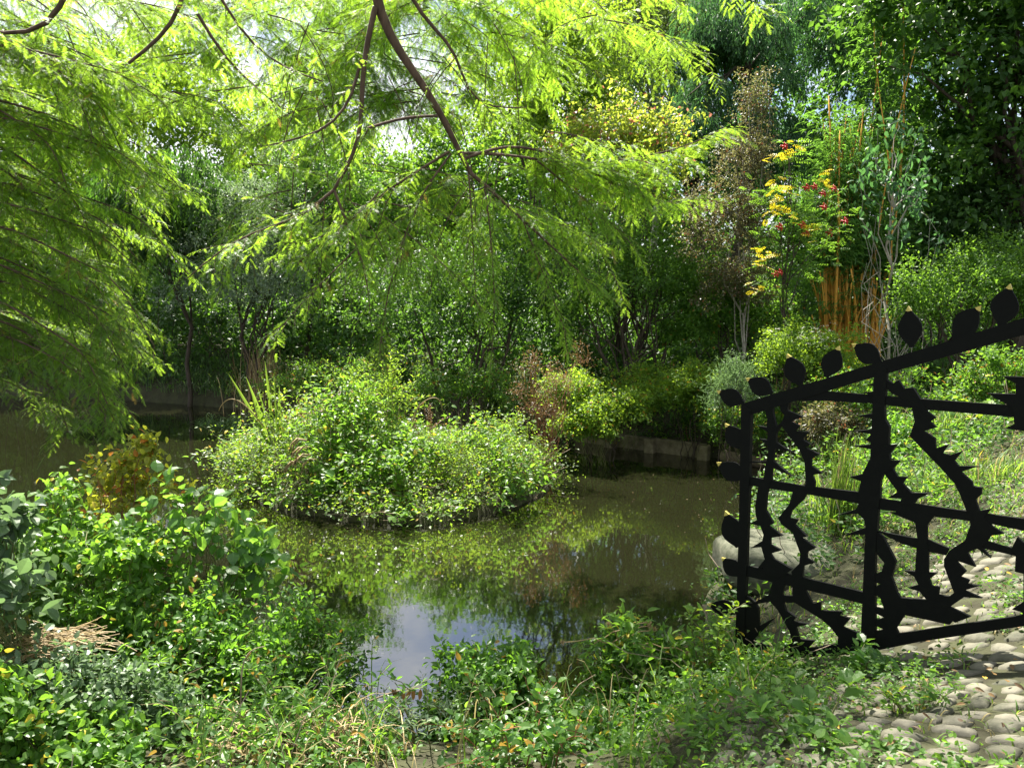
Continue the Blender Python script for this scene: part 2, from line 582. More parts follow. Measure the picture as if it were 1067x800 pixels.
def clump_points(rng, blobs, n, inner=.35, zmin=-.55):
    blobs = np.asarray(blobs, float)
    w = (blobs[:, 3] * blobs[:, 4] * blobs[:, 5]) ** (2 / 3)
    k = rng.choice(len(blobs), n, p=w / w.sum())
    u = unit(rng, n)
    low = u[:, 2] < zmin
    u[low, 2] *= -.5
    u = nrm(u)
    ph = rng.uniform(0, 6, 3)
    lump = np.where(rng.random(n) < .07, 1.22, 1.0) + .24 * np.sin(u[:, 0] * 5 + ph[0]) + .2 * np.sin(u[:, 1] * 6 + ph[1] + k) + .16 * np.sin(u[:, 2] * 7 + ph[2])
    r = (inner + (1 - inner) * rng.random(n) ** .5) * lump
    C = blobs[k, :3] + u * blobs[k, 3:] * r[:, None]
    return C, u


def crown_leaves(mb, rng, C, U, per, spread, L, Wd, tpl=RHOMB, droop=.25, flat=.9, jl=.35, oddfrac=0.0):
    n = len(C) * per
    k = np.repeat(np.arange(len(C)), per)
    # leaves sit along a few twigs through each clump
    tw = unit(rng, len(C) * 3)
    tw = nrm(tw + np.repeat(U, 3, 0) * .7 + np.array((0, 0, .1)))
    pick = k * 3 + rng.integers(0, 3, n)
    s = rng.uniform(-.5, 1.2, n)
    P = C[k] + tw[pick] * (s * spread * 1.1)[:, None] + rng.normal(0, spread * .36, (n, 3)) * np.array((1, 1, .8))
    D = nrm(tw[pick] * .6 + unit(rng, n) * .9 + np.array((0, 0, -droop)))
    N = nrm(np.array((0, 0, flat)) + U[k] * .35 + rng.normal(0, .45, (n, 3)))
    ll = L * (1 + rng.uniform(-jl, jl, n))
    tint = np.clip(.5 * rng.random(len(C))[k] + .5 * rng.random(n), 0, .94)
    if oddfrac:
        tint = np.where(rng.random(n) < oddfrac, .99, tint)
    mb.leaves(tpl, P, D, N, ll, ll * (Wd / L), tint)


def broad_plant(name, label, cat, base, blobs, n, per, spread, L, Wd, leaf, bark='bark2', trunk=(.08, .5), seed=0, stems=1,
                limbs=14, tpl=RHOMB, droop=.25, odd=0.0, group=None, inner=.35, zmin=-.55, stem_name='trunk', leaf_name='crown', flat=.9):
    """trunk(s) with limbs and a crown of leaf clumps; blobs = ellipsoids (dx, dy, z, rx, ry, rz) from the base"""
    rng = np.random.default_rng(seed + 1000)
    base = np.asarray(base, float)
    t = thing(name, label, cat, base, group)
    B = np.array(blobs, float)
    B[:, :3] += base
    n, per = int(n * 1.5), int(per * 1.5)
    C, U = clump_points(rng, B, n, inner, zmin)
    mb = MB()
    crown_leaves(mb, rng, C, U, per, spread, L, Wd, tpl, droop, flat, oddfrac=odd)
    mb.build(leaf_name, M[leaf], t)
    wb_ = MB()
    r0, frac = trunk
    cen = B[:, :3].mean(0)
    top = B[np.argmax(B[:, 2])]
    for s in range(stems):
        off = np.array((rng.normal(0, r0 * 2.2), rng.normal(0, r0 * 2.2), 0)) if stems > 1 else np.zeros(3)
        tgt = B[s % len(B), :3] if stems > 1 else np.array((cen[0], cen[1], base[2] + (top[2] - base[2]) * .9))
        b0 = base + off - np.array((0, 0, .1))
        P = bend(b0, tgt, 9, 0, .035, rng)
        rr = np.linspace(r0, r0 * .3, 9)
        wb_.tube(P, rr, 7)
        m = max(2, limbs // stems)
        for i in rng.choice(len(C), min(m, len(C)), replace=False):
            k = int(np.clip(rng.integers(int(9 * frac), 8), 1, 7))
            Q = bend(P[k], C[i], 6, .05 * np.linalg.norm(C[i] - P[k]), .05, rng)
            wb_.tube(Q, np.linspace(rr[k] * .55, r0 * .07 + .002, 6), 5)
    wb_.build(stem_name, M[bark], t, smooth=True)
    return t


def weeping_plant(name, label, cat, base, blobs, nstr, slen, step, L, Wd, leaf, bark='bark2', r0=.12, seed=0, out=.35, lspread=.5, per=2, limbs=16, group=None, clumps=0, cr=.4):
    """crown of hanging strands with leaves along them"""
    rng = np.random.default_rng(seed + 2000)
    base = np.asarray(base, float)
    t = thing(name, label, cat, base, group)
    B = np.array(blobs, float)
    B[:, :3] += base
    nstr = int(nstr * 1.9)
    C, U = clump_points(rng, B, nstr, .3, -.2)
    if clumps:
        CC, UU = clump_points(rng, B, clumps, .55, -.3)
        k = rng.integers(0, clumps, nstr)
        a_ = rng.uniform(0, 6.28, nstr)
        q_ = rng.random(nstr) ** .5
        off = np.stack([np.cos(a_) * q_, np.sin(a_) * q_, -.55 * q_ ** 2], -1) * cr * rng.uniform(.7, 1.3, clumps)[k][:, None]
        C = CC[k] + off
        U = nrm(np.stack([np.cos(a_), np.sin(a_), .2 * np.ones(nstr)], -1) + UU[k] * .5)
    mb, wb_ = MB(), MB()
    for c, u in zip(C, U):
        l = slen * rng.uniform(.5, 1.25)
        n = max(3, int(l / step))
        tt = np.linspace(0, 1, n)
        o = np.array((u[0], u[1], 0)) * out * l
        P = c + np.outer(np.sqrt(tt), o) * .8 + np.outer(tt ** 1.2, np.array((0, 0, -l))) + np.outer(np.sin(tt * 3), rng.normal(0, .05 * l, 3))
        k = np.repeat(np.arange(n), per)
        D = nrm(np.array((0, 0, -1.0)) + np.array((u[0], u[1], 0)) * .4 + rng.normal(0, lspread, (len(k), 3)))
        N = nrm(np.array((u[0], u[1], .5)) + rng.normal(0, .5, (len(k), 3)))
        ll = L * rng.uniform(.65, 1.3, len(k))
        cv = rng.random()
        mb.leaves(RHOMB, P[k] + rng.normal(0, L * .35, (len(k), 3)), D, N, ll, ll * Wd / L, np.clip(.5 * cv + .5 * rng.random(len(k)), 0, .95))
        if rng.random() < .35:
            wb_.tube(P[::max(1, n // 5)], .004, 3)
    mb.build('crown', M[leaf], t)
    top = B[np.argmax(B[:, 2]), :3]
    P = bend(base - np.array((0, 0, .1)), top + np.array((0, 0, .3)), 9, 0, .02, rng)
    rr = np.linspace(r0, r0 * .25, 9)
    wb_.tube(P, rr, 8)
    for i in rng.choice(len(C), min(limbs, len(C)), replace=False):
        k = rng.integers(3, 8)
        wb_.tube(bend(P[k], C[i], 6, .1 * np.linalg.norm(C[i] - P[k]), .04, rng), np.linspace(rr[k] * .5, .006, 6), 5)
    wb_.build('trunk', M[bark], t, smooth=True)
    return t


def stem_curve(rng, base, h, lean, n=12, droop=.3):
    t = np.linspace(0, 1, n)
    d = np.array((lean[0], lean[1], 0))
    P = np.asarray(base, float) + np.outer(t, np.array((0, 0, h))) + np.outer(t ** 1.6, d)
    P[:, 2] -= droop * h * t ** 3
    P += np.outer(np.sin(t * rng.uniform(2, 5)), rng.normal(0, .03 * h, 3) * np.array((1, 1, .2)))
    return P


def sample(P, s):
    n = len(P) - 1
    f = np.clip(s, 0, 1) * n
    i = np.minimum(f.astype(int), n - 1)
    w = (f - i)[:, None]
    return P[i] * (1 - w) + P[i + 1] * w, nrm(P[i + 1] - P[i])


def leafy_plant(name, label, cat, base, stems, h, spread, L, Wd, leaf, stem='stem', seed=0, gap=.05, start=.15, tpl=OVATE, lean=(0, 0),
                side=3, droop=.25, rise=.45, r=.005, whorl=2, odd=0.03, group=None, jitter=.1, top=None):
    """upright stems with leaf pairs and side shoots"""
    rng = np.random.default_rng(seed + 3000)
    base = np.asarray(base, float)
    t = thing(name, label, cat, base, group)
    mb, sb = MB(), MB()
    tips = []
    for s in range(stems):
        a = rng.uniform(0, 2 * math.pi)
        q = rng.random() ** .5
        b0 = base + np.array((math.cos(a), math.sin(a), 0)) * q * jitter
        b0[2] = hz(b0[0], b0[1]) - .03 if b0[1] < 20 else base[2]
        le = np.array((math.cos(a), math.sin(a))) * spread * q * rng.uniform(.5, 1.2) + np.array(lean) * rng.uniform(.5, 1.2)
        hh = h * rng.uniform(.6, 1.08)
        P = stem_curve(rng, b0, hh, le, 12, droop)
        sb.tube(P, np.linspace(r, r * .35, 12), 4)
        tips.append(P[-1])
        shoots = [(P, start, hh)]
        for k in range(side):
            f = rng.uniform(.3, .85)
            p0, d0 = sample(P, np.array([f]))
            a2 = rng.uniform(0, 2 * math.pi)
            l2 = hh * rng.uniform(.2, .42)
            e = p0[0] + np.array((math.cos(a2) * l2 * .8, math.sin(a2) * l2 * .8, l2 * rng.uniform(.1, .6)))
            Q = bend(p0[0], e, 6, .06 * l2, .03, rng)
            sb.tube(Q, np.linspace(r * .6, r * .25, 6), 3)
            shoots.append((Q, .12, l2))
        for Q, st, ln in shoots:
            m_ = max(3, int(ln * (1 - st) / gap))
            sv = np.linspace(st, 1, m_)
            p_, d_ = sample(Q, sv)
            az = rng.uniform(0, 6.28) + np.arange(m_) * math.pi / 2 * (1 if whorl == 2 else 1.53)
            for w in range(whorl):
                aa = az + w * 2 * math.pi / max(whorl, 1) + rng.normal(0, .35, m_)
                Dv = np.stack([np.cos(aa), np.sin(aa), np.full(m_, rise) + rng.normal(0, .3, m_)], -1)
                Dv = nrm(Dv + d_ * .25)
                Nv = nrm(np.array((0, 0, 1.0)) - Dv * Dv[:, 2:3] + rng.normal(0, .25, (m_, 3)))
                sc = L * (1.1 - .5 * np.abs(sv - .45)) * rng.uniform(.6, 1.15, m_)
                tint = np.clip(.3 * rng.random() + .7 * rng.random(m_), 0, .94)
                tint = np.where(rng.random(m_) < odd, .99, tint)
                mb.leaves(tpl, p_ + Dv * L * .12, Dv, Nv, sc, sc * Wd / L, tint)
    mb.build('foliage', M[leaf], t)
    sb.build('stem', M[stem], t)
    t['_tips'] = 0
    del t['_tips']
    return t, tips


def blade_mesh(mb, rng, base, n, h, spread, w, arch=.6, jit=.05, seg=5, tint_odd=.08, lean=(0, 0)):
    """arching grass blades from around base points (n,3)"""
    base = np.asarray(base, float).reshape(-1, 3)
    if len(base) == 1:
        base = np.repeat(base, n, 0) + rng.normal(0, jit, (n, 3)) * np.array((1, 1, 0))
    n = len(base)
    a = rng.uniform(0, 2 * math.pi, n)
    H = h * rng.uniform(.5, 1.15, n)
    R = spread * rng.uniform(.3, 1.2, n)
    t = np.linspace(0, 1, seg + 1)
    d = np.stack([np.cos(a) + lean[0], np.sin(a) + lean[1], np.zeros(n)], -1)
    P = base[:, None, :] + d[:, None, :] * (R[:, None] * t[None] ** 1.6)[..., None]
    P[..., 2] += H[:, None] * (t[None] - arch * t[None] ** 3)
    sd = np.stack([-np.sin(a), np.cos(a), np.zeros(n)], -1)
    ww = w * (1 - t ** 2.2) * .5 + .0004
    Lf = P - sd[:, None, :] * ww[None, :, None]
    Rt = P + sd[:, None, :] * ww[None, :, None]
    V = np.stack([Lf, Rt], 2).reshape(n, -1, 3)
    k = (seg + 1) * 2
    tt = []
    for i in range(seg):
        q = i * 2
        tt += [(q, q + 1, q + 3), (q, q + 3, q + 2)]
    T = np.array(tt)[None] + (np.arange(n) * k)[:, None, None]
    tv = np.where(rng.random(n) < tint_odd, .99, rng.random(n) * .94)
    mb.add(V.reshape(-1, 3), T.reshape(-1, 3), np.repeat(tv, k))


def feathers(mb, rng, P, D, N, L, lw, K=9, leaflet=.02, wid=.0045, tint=None, ang=.95, drp=.15, tpl=NEEDLE):
    """flat feather-like branchlets: two rows of leaflets along an axis"""
    P = np.asarray(P, float)
    n = len(P)
    D, N = nrm(D), nrm(N)
    Sx = nrm(np.cross(D, N))
    N = np.cross(Sx, D)
    t = (np.arange(K) + .6) / K
    Lb = np.broadcast_to(L, (n,))
    ax = P[:, None, :] + D[:, None, :] * (Lb[:, None] * t)[..., None] - N[:, None, :] * (Lb[:, None] * drp * t ** 2)[..., None]
    if tint is None:
        tint = rng.random(n) * .9
    shape = np.sin(np.pi * (.18 + .78 * t)) ** .6
    for s in (-1, 1):
        dd = nrm(D[:, None, :] * math.cos(ang) + s * Sx[:, None, :] * math.sin(ang) - N[:, None, :] * .12 + rng.normal(0, .1, (n, K, 3)))
        ll = leaflet * shape[None] * rng.uniform(.8, 1.2, (n, K)) * (Lb / lw)[:, None]
        mb.leaves(tpl, ax.reshape(-1, 3), dd.reshape(-1, 3), np.repeat(N, K, 0) + rng.normal(0, .15, (n * K, 3)), ll.ravel(), wid * (Lb / lw).repeat(K), np.repeat(tint, K))


# ------------------------------------------------------------------ the feathery redwood overhead
def redwood():
    rng = np.random.default_rng(11)
    base = np.array((-6.4, 4.6, hz(-6.4, 4.6)))
    t = thing('redwood_tree', 'feathery lime green redwood whose drooping boughs hang over the pond and island', 'tree', base)
    tr, lf = MB(), MB()
    trunk = np.array([base + (0, 0, -.2), base + (.05, .05, 2.5), base + (.1, 0, 5), base + (.15, .1, 8), base + (.2, .1, 11.5)])
    tr.tube(trunk, [.34, .27, .22, .16, .06], 12)

    def px(l, Y):
        return np.array([at(a, b, y) for (a, b), y in zip(l, np.linspace(Y[0], Y[1], len(l)))])

    def resample(P, n):
        seg = np.r_[0, np.cumsum(np.linalg.norm(np.diff(P, axis=0), axis=1))]
        s = np.linspace(0, seg[-1], n)
        # smooth a little
        Q = np.stack([np.interp(s, seg, P[:, i]) for i in range(3)], -1)
        for _ in range(2):
            Q[1:-1] = .25 * Q[:-2] + .5 * Q[1:-1] + .25 * Q[2:]
        return Q, seg[-1]

    segs = []   # (polyline, length, twig density, twig length, where twigs start)

    def branch(P, r0, r1, dens=1.0, tl=.38, st=.1, wood=True):
        n = max(6, int(np.linalg.norm(np.diff(P, axis=0), axis=1).sum() / .12))
        Q, ln = resample(np.asarray(P, float), n)
        if wood:
            tr.tube(Q, np.linspace(r0, r1, n), 7 if r0 > .015 else 5)
        segs.append((Q, ln, dens, tl, st))
        return Q

    # main limb: from the trunk up and over, then down into the picture
    a0 = trunk[2] + (0, 0, .6)
    limb_in = [a0, a0 + (1.6, .3, .9), a0 + (3.6, .7, .6)]
    limb = np.concatenate([limb_in, px([(388, -45), (391, 8), (412, 50), (438, 84), (460, 118), (474, 150), (490, 180)], (6.0, 6.2))])
    n = 50
    Q, _ = resample(limb, n)
    tr.tube(Q, np.interp(np.linspace(0, 1, n), [0, .5, .8, 1], [.11, .06, .042, .018]), 9)
    branch(px([(490, 180), (518, 204), (548, 232), (585, 266), (625, 302)], (6.2, 6.5)), .017, .004, 1.1, .45)
    branch(px([(391, 8), (381, 50), (376, 100), (378, 138), (366, 168), (348, 198)], (6.0, 5.9)), .023, .013, .35, .3, .5)
    branch(px([(348, 198), (358, 225), (372, 258), (384, 290), (386, 335)], (5.9, 5.8)), .012, .003, 1.0, .36)
    branch(px([(348, 198), (310, 230), (270, 238), (232, 258), (195, 290)], (5.9, 5.5)), .013, .004, 1.0, .36)
    branch(px([(478, 160), (520, 160), (570, 168), (612, 172), (680, 162), (722, 150), (756, 133)], (6.2, 6.9)), .014, .003, 1.5, .55, .25)
    branch(px([(484, 165), (530, 150), (585, 162), (640, 182), (690, 190)], (6.2, 6.8)), .014, .004, 1.3, .5, .3)
    branch(px([(420, -20), (440, 20), (470, 45), (482, 66), (480, 86), (492, 106), (512, 114), (548, 112)], (6.0, 6.2)), .017, .004, .5, .35, .4)
    branch(px([(383, 134), (420, 122), (456, 121)], (5.95, 6.1)), .012, .012, 0, .2)
    branch(px([(376, 62), (366, 108), (340, 138), (302, 146), (275, 153)], (6, 5.6)), .014, .006, .5, .3)
    branch(px([(134, 66), (160, 46), (185, 22), (194, -15)], (5.3, 5.3)), .011, .016, .5, .3)
    branch(px([(-20, 33), (35, 38), (60, 25), (72, -15)], (4.6, 4.6)), .010, .017, .5, .3)
    branch(px([(206, 15), (235, 65), (264, 90), (292, 112)], (5.5, 5.7)), .013, .005, .7, .35)
    branch(px([(225, -10), (255, 40), (290, 70), (336, 85)], (5.8, 6.0)), .012, .005, .6, .35)
    branch(px([(488, 178), (492, 230), (494, 290), (498, 330)], (6.2, 6.1)), .008, .002, .9, .3)
    branch(px([(468, 158), (432, 180), (398, 202), (350, 240), (310, 275)], (6.15, 5.9)), .012, .004, 1.1, .4)
    branch(px([(470, 160), (440, 200), (420, 250), (402, 310), (396, 370)], (6.1, 6.0)), .009, .003, 1.1, .36)
    branch(px([(505, 195), (512, 250), (516, 320), (512, 375)], (6.2, 6.2)), .008, .002, 1.0, .32)
    branch(px([(545, 230), (560, 270), (580, 320), (590, 350)], (6.3, 6.4)), .007, .002, 1.1, .38)
    branch(px([(560, 168), (600, 200), (640, 235), (665, 262)], (6.4, 6.7)), .009, .003, 1.2, .45)
    branch(px([(600, 172), (660, 200), (700, 215), (725, 205)], (6.5, 7)), .009, .003, 1.2, .45)
    branch(px([(372, 258), (340, 290), (310, 320), (285, 350)], (5.8, 5.6)), .007, .002, 1.1, .34)
    branch(px([(420, 240), (450, 265), (480, 290), (500, 320)], (6, 6.1)), .007, .002, 1.0, .34)
    branch(px([(395, 200), (370, 230), (330, 250), (290, 262)], (6.0, 5.8)), .007, .002, 1.0, .34)
    for k in range(26):       # thin bare twigs
        x0, y0 = rng.uniform(300, 540), rng.uniform(20, 210)
        dx = rng.uniform(-70, 70)
        branch(px([(x0, y0), (x0 + dx * .4, y0 + 25), (x0 + dx * .7, y0 + 60), (x0 + dx * .8, y0 + rng.uniform(80, 130))], (6.0, 6.1)), .0045, .002, .12, .2)
    # extra boughs filling the canopy in the middle and upper parts
    for k in range(20):
        x0 = rng.uniform(255, 600)
        y0 = rng.uniform(165, 250) if x0 < 560 else rng.uniform(130, 190)
        Y0 = rng.uniform(6.3, 7.9)
        dx = rng.uniform(50, 130) * rng.choice((-1, 1))
        branch(px([(x0, y0), (x0 + dx * .4, y0 + 4), (x0 + dx * .8, y0 + 20), (x0 + dx, y0 + rng.uniform(25, 80))], (Y0, Y0 + rng.uniform(-.5, .5))), .006, .002, 1.0, .5)
    for k in range(112):
        x0 = (rng.uniform(90, 500) if k % 3 else rng.uniform(290, 480)) if k < 84 else rng.uniform(430, 660)
        y0 = rng.uniform(-70, 110) if k < 84 else rng.uniform(-60, 40)
        Y0 = rng.uniform(7.2, 9.6) if k < 84 else rng.uniform(7.6, 9.6)
        dx = rng.uniform(50, 140) * rng.choice((-1, 1))
        branch(px([(x0, y0), (x0 + dx * .5, y0 + 8), (x0 + dx, y0 + rng.uniform(20, 70))], (Y0, Y0 + rng.uniform(-.6, .6))), .007, .002, .85, .52)
    # the left mass: boughs coming in from the trunk side
    for k in range(68):
        y0 = rng.uniform(-80, 400)
        Y0 = rng.uniform(7.0, 9.5)
        end = np.interp(y0, [-80, 60, 200, 330, 400], [230, 190, 200, 150, 105]) * rng.uniform(.35, 1.02)
        st = rng.uniform(-190, -60)
        dy = rng.uniform(30, 120)
        P = px([(st, y0 - 20), (st * .3 + end * .3, y0 - 8), (end * .75, y0 + dy * .4), (end, y0 + dy)], (Y0, Y0 + rng.uniform(-.4, .4)))
        branch(P, .016, .004, 1.1, .48)
    # boughs reaching over the path above the picture: they dapple the cobbles
    for k in range(11):
        s0 = np.array((-.6 + rng.uniform(-.3, .3), 5.6 + rng.uniform(-.4, .9), 5.5))
        e = np.array((rng.uniform(.2, 1.7), rng.uniform(5.2, 7.0), rng.uniform(5.1, 5.8)))
        branch(np.array([s0, (s0 + e) / 2 + (0, 0, .2), e]), .012, .003, .8, .5)
    branch(np.array([a0 + (2.2, .4, 1.1), (-2, 5.4, 6.2), (-.6, 5.8, 5.6), (1.2, 6.2, 5.4)]), .05, .006, .5, .5, .5)
    for k in range(34):      # the thin crown between limb and sky
        x0, y0, Y0 = rng.uniform(270, 480), rng.uniform(-40, 120), rng.uniform(7.8, 9.6)
        dx = rng.uniform(50, 110) * rng.choice((-1, 1))
        branch(px([(x0, y0), (x0 + dx * .5, y0 + 6), (x0 + dx, y0 + rng.uniform(15, 60))], (Y0, Y0 + rng.uniform(-.5, .5))), .006, .002, .9, .5)
    # a few boughs out of the frame that join trunk and masses
    for k in range(16):
        z = 2.5 + k * .5
        a = rng.uniform(-2.6, 2.6)
        s = np.array((np.interp(z, [0, 11], [.28, .07]) * 0, 0, 0)) + base + np.array((0.1, .05, z))
        l = rng.uniform(1.5, 2.8)
        e = s + np.array((math.cos(a) * l, math.sin(a) * l, rng.uniform(-.2, .6)))
        branch(np.array([s, (s + e) / 2 + (0, 0, .25), e]), .05, .01, .8, .4, .3)
    # twigs and branchlets
    FP, FD, FN, FL, FT = [], [], [], [], []
    for Q, ln, dens, tl, st in segs:
        m = int(ln / .048 * dens)
        if m < 1:
            continue
        sv = np.sort(rng.uniform(st, 1, m))
        p, d = sample(Q, sv)
        cv = rng.random()
        for i in range(m):
            side = nrm(np.cross(d[i], (0, 0, 1.0)) + 1e-4) * (1 if i % 2 else -1)
            dirn = nrm(d[i] * .55 + side * .8 + rng.normal(0, .25, 3) + np.array((0, 0, -.12)))
            l = tl * rng.uniform(.45, 1.15) * (1.05 - .45 * sv[i])
            k = max(4, int(l / .028))
            tt = np.linspace(.08, 1, k)
            tp = p[i] + np.outer(tt, dirn * l) + np.outer(tt ** 2, np.array((0, 0, -l * rng.uniform(.05, .38))))
            if l > .12:
                tr.tube(np.concatenate([p[i:i + 1], tp[::max(1, k // 4)]]), np.array([.0035] + [.0022] * len(tp[::max(1, k // 4)])), 3, cap=False)
            td = nrm(np.gradient(tp, axis=0))
            s2 = nrm(np.cross(td, np.array((0, 0, 1.0)) + rng.normal(0, .25, 3)))
            sg = np.where(np.arange(k) % 2, 1, -1)[:, None]
            fd = td * .6 + s2 * sg * .75 + np.array((0, 0, -.18)) + rng.normal(0, .12, (k, 3))
            fd[-1] = td[-1]
            FP.append(tp)
            FD.append(fd)
            FN.append(np.array((0, 0, 1.0)) + rng.normal(0, .3, (k, 3)))
            FL.append(rng.uniform(.06, .11, k) * (1.0 if tp[0, 1] < 6.4 else 1.15))
            FT.append(np.where(rng.random(k) < .012, .99, np.clip(.45 * cv + .25 * rng.random() + .3 * rng.random(k), 0, .94)))
    FP, FD, FN, FL, FT = map(np.concatenate, (FP, FD, FN, FL, FT))
    feathers(lf, rng, FP, FD, FN, FL, .1, K=10, leaflet=.026, wid=.006, tint=FT)
    print('redwood branchlets', len(FP))
    tr.build('trunk', M['bark'], t, smooth=True)
    lf.build('crown', M['redwood'], t)


redwood()


# ------------------------------------------------------------------ trees and shrubs of the far bank
def gb(px, Y):
    """ground point under image column px at distance Y"""
    x = at(px, 400, Y)[0]
    return np.array((x, Y, hz(x, Y)))


def blobpx(base, px, py, Y, rx, ry, rz):
    c = at(px, py, Y)
    return (c[0] - base[0], c[1] - base[1], c[2] - base[2], rx, ry, rz)


def pxtree(fn, name, label, cat, bx, Y, pbl, *a, **k):
    b = gb(bx, Y)
    bl = [blobpx(b, px, py, Y + dy, rx, ry, rz) for (px, py, dy, rx, ry, rz) in pbl]
    return fn(name, label, cat, b, bl, *a, **k)


# big dark tree at the right edge
pxtree(broad_plant, 'broadleaf_tree', 'tall dark broadleaf tree with a leaning trunk at the right edge', 'tree', 1062, 14,
       [(1000, 40, 0, 2.0, 1.8, 2.0), (1070, -40, .5, 2.2, 2, 2), (1060, 130, 0, 1.7, 1.6, 1.6), (985, 190, .3, 1.0, 1.2, 1.3), (1120, 60, 0, 1.8, 1.8, 2)],
       620, 26, .30, .13, .09, 'ivy', trunk=(.17, .35), seed=1, limbs=30)
# blue green weeping conifer
pxtree(weeping_plant, 'weeping_conifer', 'blue green conifer with layered drooping sprays behind the rowan', 'tree', 770, 17,
       [(745, 55, 0, 1.0, 1.0, 1.1), (740, 125, -.2, 1.0, 1, 1.0), (795, 40, .5, 1.0, 1, 1.4), (800, 150, .2, .9, .9, 1.1), (770, -10, .4, .7, .7, .9)],
       620, .55, .04, .12, .028, 'blue', r0=.13, seed=2, out=.75, lspread=.35, per=3, clumps=46, cr=.5)
pxtree(weeping_plant, 'weeping_cypress', 'dark weeping cypress rising behind the bamboo', 'tree', 925, 18,
       [(925, 20, 0, 1.4, 1.2, 1.9), (940, 130, 0, 1.4, 1.2, 1.6), (875, 60, .5, 1.3, 1.2, 2.2), (850, 170, .3, 1, 1, 1), (905, -40, .3, 1.2, 1, 1.4)],
       620, .62, .045, .13, .03, 'blue', r0=.16, seed=3, out=.7, lspread=.35, per=3, clumps=60, cr=.55)
# weeping birch
pxtree(weeping_plant, 'weeping_birch', 'weeping birch with long hanging strands of small leaves', 'tree', 668, 20,
       [(640, -10, 0, 1.2, 1.2, 1.4), (690, -20, 0, 1.3, 1.2, 1.6), (665, 20, .3, 1.6, 1.2, 1.2)],
       420, 2.6, .075, .06, .042, 'birch', bark='grey_bark', r0=.12, seed=4, out=.12, lspread=.7, per=2)
# narrow maple like tree behind the redwood
pxtree(broad_plant, 'slim_tree', 'bright green tree with dark upright stems behind the redwood bough', 'tree', 590, 17,
       [(570, 60, 0, 1.3, 1.2, 1.4), (590, 130, 0, 1.3, 1.2, 1.2), (530, 110, .3, 1.2, 1, 1.3), (590, 45, 0, 1.0, 1.0, 1.1)],
       420, 24, .28, .085, .055, 'lime', trunk=(.07, .3), seed=5, stems=3, limbs=24)
pxtree(broad_plant, 'pink_tipped_shrub', 'tall yellow green shrub with pink tips under the birch', 'shrub', 650, 14.6,
       [(635, 135, 0, .7, .6, .5), (685, 145, 0, .7, .6, .6), (605, 160, .2, .6, .6, .5), (660, 195, .2, 1.0, .8, .8)],
       150, 18, .24, .085, .05, 'pinky', trunk=(.03, .3), seed=6, stems=5, limbs=40, odd=.07)
# slender brown column
pxtree(broad_plant, 'columnar_tree', 'slender column tree with small dull brown green leaves', 'tree', 776, 12.6,
       [(785, 115, 0, .22, .22, .6), (775, 175, 0, .42, .4, .6), (760, 240, 0, .62, .6, .7), (770, 300, 0, .55, .55, .5)],
       520, 20, .12, .038, .024, 'brown', bark='grey_bark', trunk=(.028, .3), seed=7, limbs=24, odd=.06)
# green bamboo foliage and golden canes
def bamboo():
    rng = np.random.default_rng(77)
    b = gb(880, 14.0)
    t = thing('golden_bamboo', 'clump of golden bamboo canes with a tall plume of fresh leaves', 'bamboo', b)
    lf = MB()
    for k in range(96):
        x = rng.uniform(-.38, .42)
        p0 = b + np.array((x, rng.normal(0, .2), -.05))
        h = (rng.uniform(1.5, 2.5) if k > 34 else rng.uniform(2.5, 5.2)) if k > 7 else rng.uniform(4.8, 7.4)
        le = np.array((x * .5 + rng.normal(0, .16), rng.normal(0, .3)))
        P = stem_curve(rng, p0, h, le, 10, .06)
        mb = MB()
        mb.tube(P, np.linspace(.032, .010, 10) * rng.uniform(.6, 1.2), 6)
        mb.build('cane', M['cane'], t, smooth=True)
        sv = rng.uniform(min(.9, 2.4 / h), 1, int(h * 17 if h > 2.5 else 4))
        p, d = sample(P, sv)
        for i in range(len(p)):
            a = rng.uniform(0, 6.28)
            l = rng.uniform(.2, .55)
            e = p[i] + np.array((math.cos(a) * l, math.sin(a) * l, rng.uniform(-.12, .25)))
            tt = np.linspace(.25, 1, 6)[:, None]
            q = p[i] * (1 - tt) + e * tt
            q[:, 2] -= .18 * l * tt[:, 0] ** 2
            D = nrm(np.array((math.cos(a), math.sin(a), -.5)) + rng.normal(0, .5, (6, 3)))
            lf.leaves(RHOMB, q, D, np.array((0, 0, 1.0)) + rng.normal(0, .4, (6, 3)), rng.uniform(.10, .18, 6), .02, rng.random(6) * .9)
    lf.build('foliage', M['bamboo'], t)


bamboo()


